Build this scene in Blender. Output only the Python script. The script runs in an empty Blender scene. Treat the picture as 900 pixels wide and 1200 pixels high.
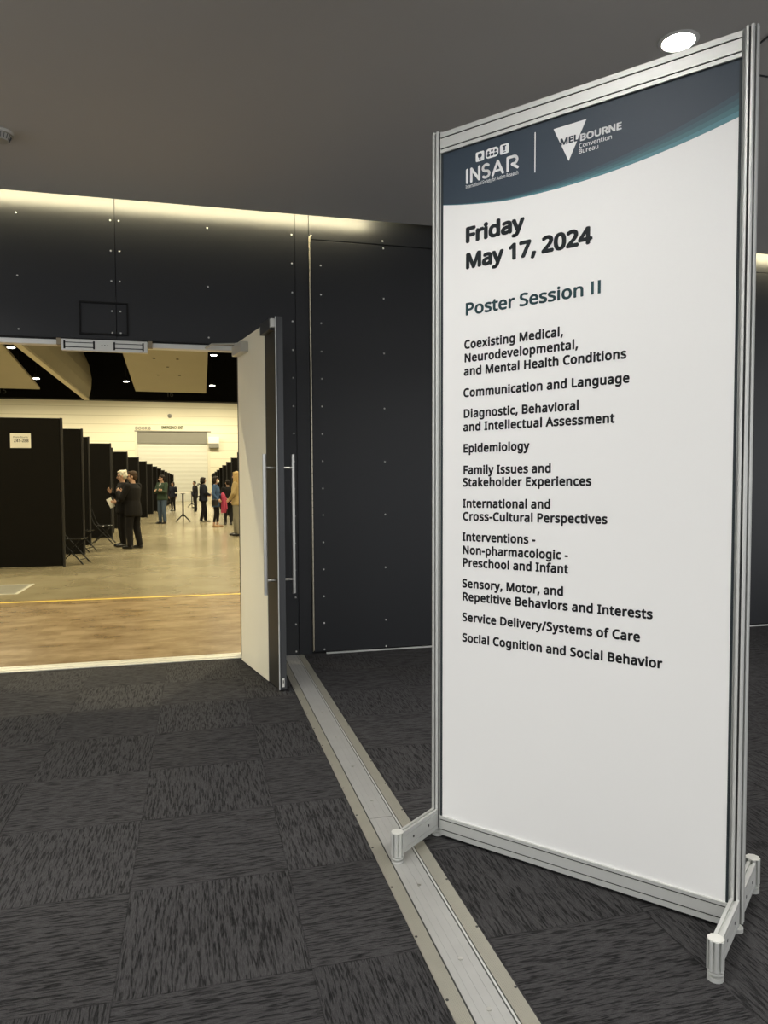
import bpy, bmesh, math, json, random
from mathutils import Vector, Matrix
from mathutils.geometry import delaunay_2d_cdt
import numpy as np
random.seed(7)
SC = bpy.context.scene
COL = SC.collection
PI = math.pi
FOY_P = 118.        # foyer downlights
HALL_P = 3900.     # hall high bays
LED_S = 66.       # cove strips
WORLD_C = (.95, .97, 1.0)
WORLD_S = 1.2
EXPO = 0.

# ------------------------------------------------------------------ materials
def new_mat(name):
    m = bpy.data.materials.new(name); m.use_nodes = True
    nt = m.node_tree
    return m, nt, nt.nodes['Principled BSDF']

def mat(name, col, rough=.6, metal=0., spec=.5, bump=0., bscale=200., var=0., vscale=8.):
    m, nt, b = new_mat(name)
    b.inputs['Base Color'].default_value = (*col, 1); b.inputs['Roughness'].default_value = rough
    b.inputs['Metallic'].default_value = metal; b.inputs['Specular IOR Level'].default_value = spec
    tc = nt.nodes.new('ShaderNodeTexCoord')
    if var:
        n = nt.nodes.new('ShaderNodeTexNoise'); n.inputs['Scale'].default_value = vscale; n.inputs['Detail'].default_value = 4
        nt.links.new(tc.outputs['Object'], n.inputs['Vector'])
        r = nt.nodes.new('ShaderNodeMapRange'); r.inputs['To Min'].default_value = 1 - var; r.inputs['To Max'].default_value = 1 + var
        nt.links.new(n.outputs['Fac'], r.inputs['Value'])
        mx = nt.nodes.new('ShaderNodeVectorMath'); mx.operation = 'SCALE'; mx.inputs[0].default_value = col
        nt.links.new(r.outputs[0], mx.inputs['Scale']); nt.links.new(mx.outputs[0], b.inputs['Base Color'])
    if bump:
        n = nt.nodes.new('ShaderNodeTexNoise'); n.inputs['Scale'].default_value = bscale; n.inputs['Detail'].default_value = 3
        nt.links.new(tc.outputs['Object'], n.inputs['Vector'])
        bp = nt.nodes.new('ShaderNodeBump'); bp.inputs['Strength'].default_value = bump; bp.inputs['Distance'].default_value = .002
        nt.links.new(n.outputs['Fac'], bp.inputs['Height']); nt.links.new(bp.outputs[0], b.inputs['Normal'])
    return m

def emit(name, col, s):
    m, nt, b = new_mat(name)
    b.inputs['Base Color'].default_value = (*col, 1)
    b.inputs['Emission Color'].default_value = (*col, 1); b.inputs['Emission Strength'].default_value = s
    return m

def mathn(nt, op, a, b=None, c=None):
    n = nt.nodes.new('ShaderNodeMath'); n.operation = op
    for i, v in enumerate((a, b, c)):
        if v is None: continue
        if isinstance(v, (int, float)): n.inputs[i].default_value = v
        else: nt.links.new(v, n.inputs[i])
    return n.outputs[0]

def carpet_mat():
    m, nt, b = new_mat('carpet_tiles')
    L = nt.links
    tc = nt.nodes.new('ShaderNodeTexCoord'); sp = nt.nodes.new('ShaderNodeSeparateXYZ'); L.new(tc.outputs['Object'], sp.inputs[0])
    u = mathn(nt, 'DIVIDE', mathn(nt, 'SUBTRACT', sp.outputs[0], -.235), .529)
    v = mathn(nt, 'DIVIDE', mathn(nt, 'SUBTRACT', sp.outputs[1], 2.003), .5435)
    fu = mathn(nt, 'FLOOR', u); fv = mathn(nt, 'FLOOR', v)
    par = mathn(nt, 'MODULO', mathn(nt, 'ADD', mathn(nt, 'ADD', fu, fv), 200.), 2.)   # 0 -> strokes along y
    cid = nt.nodes.new('ShaderNodeCombineXYZ'); L.new(fu, cid.inputs[0]); L.new(fv, cid.inputs[1])
    wn = nt.nodes.new('ShaderNodeTexWhiteNoise'); L.new(cid.outputs[0], wn.inputs['Vector'])
    off = mathn(nt, 'MULTIPLY', wn.outputs['Value'], 37.)
    def strokes(ax, ay, s_long, s_short, det):
        c = nt.nodes.new('ShaderNodeCombineXYZ')
        L.new(mathn(nt, 'MULTIPLY', ax, s_short), c.inputs[0]); L.new(mathn(nt, 'MULTIPLY', ay, s_long), c.inputs[1]); L.new(off, c.inputs[2])
        n = nt.nodes.new('ShaderNodeTexNoise'); n.inputs['Scale'].default_value = 1.; n.inputs['Detail'].default_value = det; n.inputs['Roughness'].default_value = .55
        L.new(c.outputs[0], n.inputs['Vector']); return n.outputs['Fac']
    # direction choice
    mxx = nt.nodes.new('ShaderNodeMix'); L.new(par, mxx.inputs[0]); L.new(sp.outputs[0], mxx.inputs[2]); L.new(sp.outputs[1], mxx.inputs[3])
    mxy = nt.nodes.new('ShaderNodeMix'); L.new(par, mxy.inputs[0]); L.new(sp.outputs[1], mxy.inputs[2]); L.new(sp.outputs[0], mxy.inputs[3])
    A, B = mxx.outputs[0], mxy.outputs[0]
    n1 = strokes(A, B, 13., 165., 1.2)
    n2 = strokes(A, B, 45., 520., 1.)
    fine = nt.nodes.new('ShaderNodeTexNoise'); fine.inputs['Scale'].default_value = 420.; fine.inputs['Detail'].default_value = 2
    L.new(tc.outputs['Object'], fine.inputs['Vector'])
    st = nt.nodes.new('ShaderNodeMapRange'); st.interpolation_type = 'SMOOTHSTEP'
    st.inputs['From Min'].default_value = .38; st.inputs['From Max'].default_value = .54
    L.new(n1, st.inputs['Value'])
    st2 = nt.nodes.new('ShaderNodeMapRange'); st2.inputs['From Min'].default_value = .3; st2.inputs['From Max'].default_value = .7; L.new(n2, st2.inputs['Value'])
    h = mathn(nt, 'ADD', mathn(nt, 'MULTIPLY', st.outputs[0], .52), mathn(nt, 'MULTIPLY', st2.outputs[0], .48))
    h = mathn(nt, 'MULTIPLY', h, mathn(nt, 'ADD', mathn(nt, 'MULTIPLY', fine.outputs['Fac'], 1.9), .05))
    # seam lines
    eu = mathn(nt, 'ABSOLUTE', mathn(nt, 'SUBTRACT', mathn(nt, 'FRACT', u), .5)); ev = mathn(nt, 'ABSOLUTE', mathn(nt, 'SUBTRACT', mathn(nt, 'FRACT', v), .5))
    seam = mathn(nt, 'LESS_THAN', mathn(nt, 'MAXIMUM', eu, ev), .4955)
    tone = mathn(nt, 'ADD', mathn(nt, 'MULTIPLY', wn.outputs['Value'], .16), .92)
    tone = mathn(nt, 'MULTIPLY', tone, mathn(nt, 'ADD', mathn(nt, 'MULTIPLY', seam, .25), .75))
    r = nt.nodes.new('ShaderNodeMix'); r.data_type = 'RGBA'
    r.inputs[6].default_value = (CARPET_LO[0], CARPET_LO[1], CARPET_LO[2], 1); r.inputs[7].default_value = (CARPET_HI[0], CARPET_HI[1], CARPET_HI[2], 1)
    L.new(h, r.inputs[0])
    sc = nt.nodes.new('ShaderNodeVectorMath'); sc.operation = 'SCALE'; L.new(r.outputs[2], sc.inputs[0]); L.new(tone, sc.inputs['Scale'])
    L.new(sc.outputs[0], b.inputs['Base Color'])
    b.inputs['Roughness'].default_value = .95; b.inputs['Specular IOR Level'].default_value = .12
    bp = nt.nodes.new('ShaderNodeBump'); bp.inputs['Strength'].default_value = .7; bp.inputs['Distance'].default_value = .004
    L.new(h, bp.inputs['Height']); L.new(bp.outputs[0], b.inputs['Normal'])
    return m
CARPET_LO = (.006, .006, .006); CARPET_HI = (.078, .076, .078)

def hall_floor_mat():
    m, nt, b = new_mat('polished_concrete'); L = nt.links
    tc = nt.nodes.new('ShaderNodeTexCoord'); sp = nt.nodes.new('ShaderNodeSeparateXYZ'); L.new(tc.outputs['Object'], sp.inputs[0])
    def noise(scale, det, mp=None, rough=.6):
        n = nt.nodes.new('ShaderNodeTexNoise'); n.inputs['Scale'].default_value = scale; n.inputs['Detail'].default_value = det; n.inputs['Roughness'].default_value = rough
        if mp:
            q = nt.nodes.new('ShaderNodeMapping'); q.inputs['Scale'].default_value = mp; L.new(tc.outputs['Object'], q.inputs[0]); L.new(q.outputs[0], n.inputs['Vector'])
        else: L.new(tc.outputs['Object'], n.inputs['Vector'])
        return n.outputs['Fac']
    big = noise(.45, 4, (1.2, .7, 1), .55); mid = noise(1.7, 3, (1, 1, 1), .5); 
    g = nt.nodes.new('ShaderNodeValToRGB'); e = g.color_ramp.elements
    e[0].position = .3; e[0].color = (.20, .165, .095, 1); e[1].position = .72; e[1].color = (.38, .33, .215, 1)
    L.new(mathn(nt, 'ADD', mathn(nt, 'MULTIPLY', big, .65), mathn(nt, 'MULTIPLY', mid, .35)), g.inputs[0])
    # brown worn strip by the door: rectangular tile marks and smears
    br = nt.nodes.new('ShaderNodeTexBrick'); br.inputs['Scale'].default_value = 2.2; br.inputs['Mortar Size'].default_value = .0
    br.inputs['Color1'].default_value = (0, 0, 0, 1); br.inputs['Color2'].default_value = (1, 1, 1, 1); br.inputs['Bias'].default_value = -.55
    q = nt.nodes.new('ShaderNodeMapping'); q.inputs['Scale'].default_value = (1.1, .8, 1); L.new(tc.outputs['Object'], q.inputs[0]); L.new(q.outputs[0], br.inputs['Vector'])
    sm = noise(1.6, 7, (1.3, 2.6, 1), .68)
    g2 = nt.nodes.new('ShaderNodeValToRGB'); e = g2.color_ramp.elements
    e[0].position = .36; e[0].color = (.21, .14, .066, 1); e[1].position = .66; e[1].color = (.40, .295, .17, 1)
    L.new(mathn(nt, 'ADD', sm, mathn(nt, 'MULTIPLY', br.outputs['Color'], .17)), g2.inputs[0])
    k = mathn(nt, 'LESS_THAN', sp.outputs[1], 9.62)
    mx = nt.nodes.new('ShaderNodeMix'); mx.data_type = 'RGBA'; L.new(k, mx.inputs[0]); L.new(g.outputs[0], mx.inputs[6]); L.new(g2.outputs[0], mx.inputs[7])
    L.new(mx.outputs[2], b.inputs['Base Color'])
    rr = nt.nodes.new('ShaderNodeMapRange'); rr.inputs['To Min'].default_value = .20; rr.inputs['To Max'].default_value = .27; L.new(mid, rr.inputs['Value'])
    L.new(rr.outputs[0], b.inputs['Roughness']); b.inputs['Specular IOR Level'].default_value = .55
    return m

def siding_mat():
    m, nt, b = new_mat('cream_wall_boards'); L = nt.links
    tc = nt.nodes.new('ShaderNodeTexCoord'); sp = nt.nodes.new('ShaderNodeSeparateXYZ'); L.new(tc.outputs['Object'], sp.inputs[0])
    f = mathn(nt, 'FRACT', mathn(nt, 'DIVIDE', sp.outputs[2], .83))
    k = mathn(nt, 'LESS_THAN', f, .07)
    mx = nt.nodes.new('ShaderNodeMix'); mx.data_type = 'RGBA'; L.new(k, mx.inputs[0])
    mx.inputs[6].default_value = (.80, .76, .62, 1); mx.inputs[7].default_value = (.62, .58, .44, 1); L.new(mx.outputs[2], b.inputs['Base Color'])
    b.inputs['Roughness'].default_value = .7
    return m

def slat_mat(name, col, pitch):
    m, nt, b = new_mat(name); L = nt.links
    tc = nt.nodes.new('ShaderNodeTexCoord'); sp = nt.nodes.new('ShaderNodeSeparateXYZ'); L.new(tc.outputs['Object'], sp.inputs[0])
    f = mathn(nt, 'PINGPONG', sp.outputs[2], pitch)
    bp = nt.nodes.new('ShaderNodeBump'); bp.inputs['Strength'].default_value = .6; bp.inputs['Distance'].default_value = .1
    L.new(f, bp.inputs['Height']); L.new(bp.outputs[0], b.inputs['Normal'])
    b.inputs['Base Color'].default_value = (*col, 1); b.inputs['Roughness'].default_value = .6
    return m

M = {}
M['carpet'] = carpet_mat(); M['concrete'] = hall_floor_mat(); M['siding'] = siding_mat()
M['shutter'] = slat_mat('pale_roller_slats', (.66, .66, .60), .20)
M['shutter_box'] = mat('grey_roller_box', (.22, .215, .19), .6, var=.06, vscale=1)
M['charcoal'] = mat('charcoal_laminate', (.0165, .0178, .0205), .42, spec=.45, var=.05, vscale=3, bump=.05, bscale=900)
M['gap'] = mat('black_gap', (.004, .004, .004), .8)
M['ceil'] = mat('grey_ceiling_paint', (.60, .58, .55), .85, spec=.2, var=.03, vscale=1.5, bump=.05, bscale=60)
M['ceil_dark'] = mat('black_hall_ceiling', (.006, .006, .006), .9, spec=.1)
M['hall_wall'] = mat('cream_paint', (.74, .70, .58), .7, var=.03)
M['alu'] = mat('anodised_aluminium', (.66, .67, .645), .48, metal=.42)
M['alu_dark'] = mat('aluminium_groove', (.045, .047, .045), .5, metal=.3)
M['alu_bright'] = mat('polished_cap', (.80, .80, .75), .35, metal=.2)
M['steel'] = mat('brushed_steel', (.62, .61, .57), .32, metal=.9, var=.06, vscale=60)
M['chrome'] = mat('chrome_screw', (.80, .79, .75), .3, metal=.35)
M['track'] = mat('worn_aluminium', (.50, .50, .48), .45, metal=.45, var=.10, vscale=9, bump=.04, bscale=300)
M['track_side'] = mat('ribbed_aluminium', (.43, .415, .35), .5, metal=.5, var=.08, vscale=14)
M['panel_white'] = mat('matt_white_print', (.85, .85, .835), .55, spec=.3, bump=.02, bscale=500)
M['ink'] = mat('black_ink', (.012, .013, .015), .6, spec=.3)
M['ink_dark'] = mat('charcoal_ink', (.022, .030, .034), .55, spec=.3)
M['ink_teal'] = mat('dark_teal_ink', (.022, .065, .075), .55, spec=.3)
M['navy'] = mat('navy_ink', (.030, .048, .070), .5, spec=.35)
for i, c in enumerate(((.036, .075, .098), (.042, .105, .13), (.055, .150, .178), (.085, .23, .27))): M['teal%d' % i] = mat('teal_ink', c, .5, spec=.35)
M['white_ink'] = mat('white_ink', (.85, .86, .86), .55, spec=.3)
M['cream_door'] = mat('cream_door_laminate', (.90, .85, .67), .5, var=.02, vscale=4)
M['door_dark'] = mat('dark_door_face', (.028, .026, .022), .5)
M['door_edge'] = mat('dark_edge_metal', (.075, .078, .082), .4, metal=.4)
M['white_frame'] = mat('white_frame_paint', (.87, .87, .83), .45)
M['closer'] = mat('silver_grey_plastic', (.50, .49, .44), .45, metal=.3)
M['brass'] = mat('dull_bronze_bracket', (.30, .25, .17), .45, metal=.5)
M['hinge'] = mat('worn_hinge_metal', (.66, .60, .46), .35, metal=.8, var=.2, vscale=25)
M['board'] = mat('black_loop_fabric', (.0085, .0078, .0068), .95, spec=.1, bump=.2, bscale=400)
M['board_edge'] = mat('black_edge_post', (.012, .011, .010), .6)
M['paper'] = mat('white_paper', (.82, .80, .70), .7)
M['acoustic'] = mat('beige_acoustic_panel', (.43, .395, .30), .8, var=.05, vscale=.6)
M['acoustic_lit_edge'] = mat('lit_panel_edge', (.66, .60, .46), .7)
M['black_metal'] = mat('black_powder_coat', (.008, .008, .008), .55, spec=.25)
M['seat_pl'] = mat('glossy_black_plastic', (.02, .02, .02), .22, spec=.6)
M['table_top'] = mat('white_table_top', (.78, .75, .66), .35)
M['yellow'] = mat('yellow_floor_paint', (.75, .56, .09), .5)
M['plate'] = mat('floor_box_plate', (.42, .40, .33), .35, metal=.5, var=.15, vscale=5)
M['threshold'] = mat('worn_pale_aluminium', (.72, .70, .60), .4, metal=.3, var=.18, vscale=30)
M['grey_sign'] = mat('grey_letters', (.22, .22, .20), .6)
M['green_sign'] = mat('dull_green_letters', (.14, .19, .10), .6)
M['beam_no'] = mat('faded_numerals', (.10, .10, .09), .7)
M['lamp_on'] = emit('lit_lamp_face', (1, .93, .82), 60.)
M['hall_lamp_on'] = emit('lit_high_bay_face', (1, .95, .80), 25.)
M['led'] = emit('warm_led_strip', (1, .88, .55), LED_S)
M['soft_wash'] = emit('added_wash_glow', (1, .88, .55), LED_S * .30)

# ------------------------------------------------------------------ mesh builder
class MB:
    def __init__(s): s.v = []; s.f = []; s.mi = []
    def add(s, vs, fs, mi=0):
        o = len(s.v); s.v += [tuple(p) for p in vs]; s.f += [tuple(i + o for i in f) for f in fs]; s.mi += [mi] * len(fs); return s
    def box(s, a, b, mi=0):
        x0, y0, z0 = a; x1, y1, z1 = b
        return s.add([(x0, y0, z0), (x1, y0, z0), (x1, y1, z0), (x0, y1, z0), (x0, y0, z1), (x1, y0, z1), (x1, y1, z1), (x0, y1, z1)],
                     [(0, 3, 2, 1), (4, 5, 6, 7), (0, 1, 5, 4), (1, 2, 6, 5), (2, 3, 7, 6), (3, 0, 4, 7)], mi)
    def cone(s, a, b, ra, rb, n=12, mi=0):
        a, b = Vector(a), Vector(b); d = (b - a).normalized()
        u = d.orthogonal().normalized(); w = d.cross(u); vs = []
        for c, r in ((a, ra), (b, rb)):
            for i in range(n):
                t = 2 * PI * i / n; vs.append(c + u * (math.cos(t) * r) + w * (math.sin(t) * r))
        fs = [(i, (i + 1) % n, n + (i + 1) % n, n + i) for i in range(n)] + [tuple(range(n - 1, -1, -1)), tuple(range(n, 2 * n))]
        return s.add(vs, fs, mi)
    def cyl(s, a, b, r, n=12, mi=0): return s.cone(a, b, r, r, n, mi)
    def tube(s, pts, r, n=8, mi=0):
        for a, b in zip(pts, pts[1:]): s.cyl(a, b, r, n, mi)
        for p in pts[1:-1]: s.ball(p, r * 1.0, 8, 5, mi)
        return s
    def ball(s, c, r, n=12, k=8, mi=0, rot=None):
        if not isinstance(r, (tuple, list)): r = (r, r, r)
        R = rot or Matrix.Identity(3); vs = []; c = Vector(c)
        for j in range(1, k):
            p = PI * j / k
            for i in range(n):
                t = 2 * PI * i / n
                vs.append(c + R @ Vector((r[0] * math.sin(p) * math.cos(t), r[1] * math.sin(p) * math.sin(t), r[2] * math.cos(p))))
        vs += [c + R @ Vector((0, 0, r[2])), c - R @ Vector((0, 0, r[2]))]; T = len(vs) - 2
        fs = [(j * n + i, (j + 1) * n + i, (j + 1) * n + (i + 1) % n, j * n + (i + 1) % n) for j in range(k - 2) for i in range(n)]
        fs += [(T, i, (i + 1) % n) for i in range(n)] + [(T + 1, (k - 2) * n + (i + 1) % n, (k - 2) * n + i) for i in range(n)]
        return s.add(vs, fs, mi)
    def prism(s, poly, z0, z1, mi=0, fn=None):
        """extrude a 2d polygon (counter-clockwise) from z0 to z1; fn maps (x, y, z)"""
        fn = fn or (lambda x, y, z: (x, y, z)); n = len(poly)
        vs = [fn(x, y, z0) for x, y in poly] + [fn(x, y, z1) for x, y in poly]
        fs = [(i, (i + 1) % n, n + (i + 1) % n, n + i) for i in range(n)] + [tuple(range(n - 1, -1, -1)), tuple(range(n, 2 * n))]
        return s.add(vs, fs, mi)
    def loft(s, rings, n=20, mi=0):
        """rings: (cx, cy, cz, rx, ry) horizontal ellipses, bottom to top"""
        vs = []
        for cx, cy, cz, rx, ry in rings:
            for i in range(n):
                t = 2 * PI * i / n; vs.append((cx + rx * math.cos(t), cy + ry * math.sin(t), cz))
        k = len(rings)
        fs = [(j * n + i, j * n + (i + 1) % n, (j + 1) * n + (i + 1) % n, (j + 1) * n + i) for j in range(k - 1) for i in range(n)]
        fs += [tuple(range(n - 1, -1, -1)), tuple(range((k - 1) * n, k * n))]
        return s.add(vs, fs, mi)
    def build(s, name, mats, parent=None, smooth=False, bevel=0., loc=None):
        me = bpy.data.meshes.new(name); me.from_pydata(s.v, [], s.f)
        mats = mats if isinstance(mats, (list, tuple)) else [mats]
        for m in mats: me.materials.append(m)
        me.polygons.foreach_set('material_index', s.mi)
        me.update()
        bm = bmesh.new(); bm.from_mesh(me); bmesh.ops.recalc_face_normals(bm, faces=bm.faces); bm.to_mesh(me); bm.free()
        if smooth:
            me.polygons.foreach_set('use_smooth', [True] * len(me.polygons)); me.set_sharp_from_angle(angle=math.radians(40))
        o = bpy.data.objects.new(name, me); COL.objects.link(o)
        if loc: o.location = loc
        if parent: o.parent = parent
        if bevel:
            md = o.modifiers.new('bevel', 'BEVEL'); md.width = bevel; md.segments = 2; md.limit_method = 'ANGLE'
        return o

def empty(name, loc=(0, 0, 0), rz=0.):
    o = bpy.data.objects.new(name, None); COL.objects.link(o); o.location = loc; o.rotation_euler = (0, 0, rz); o.empty_display_size = .1
    return o
def tag(o, label, cat, group=None, kind=None):
    o['label'] = label; o['category'] = cat
    if group: o['group'] = group
    if kind: o['kind'] = kind
    return o
def struct(o, label, cat): return tag(o, label, cat, kind='structure')
def kids(o): return [c for c in COL.objects if c.parent == o]
def copy_tree(o, parent=None):
    c = o.copy(); COL.objects.link(c)
    if parent: c.parent = parent
    for ch in kids(o): copy_tree(ch, c)
    return c

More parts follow.
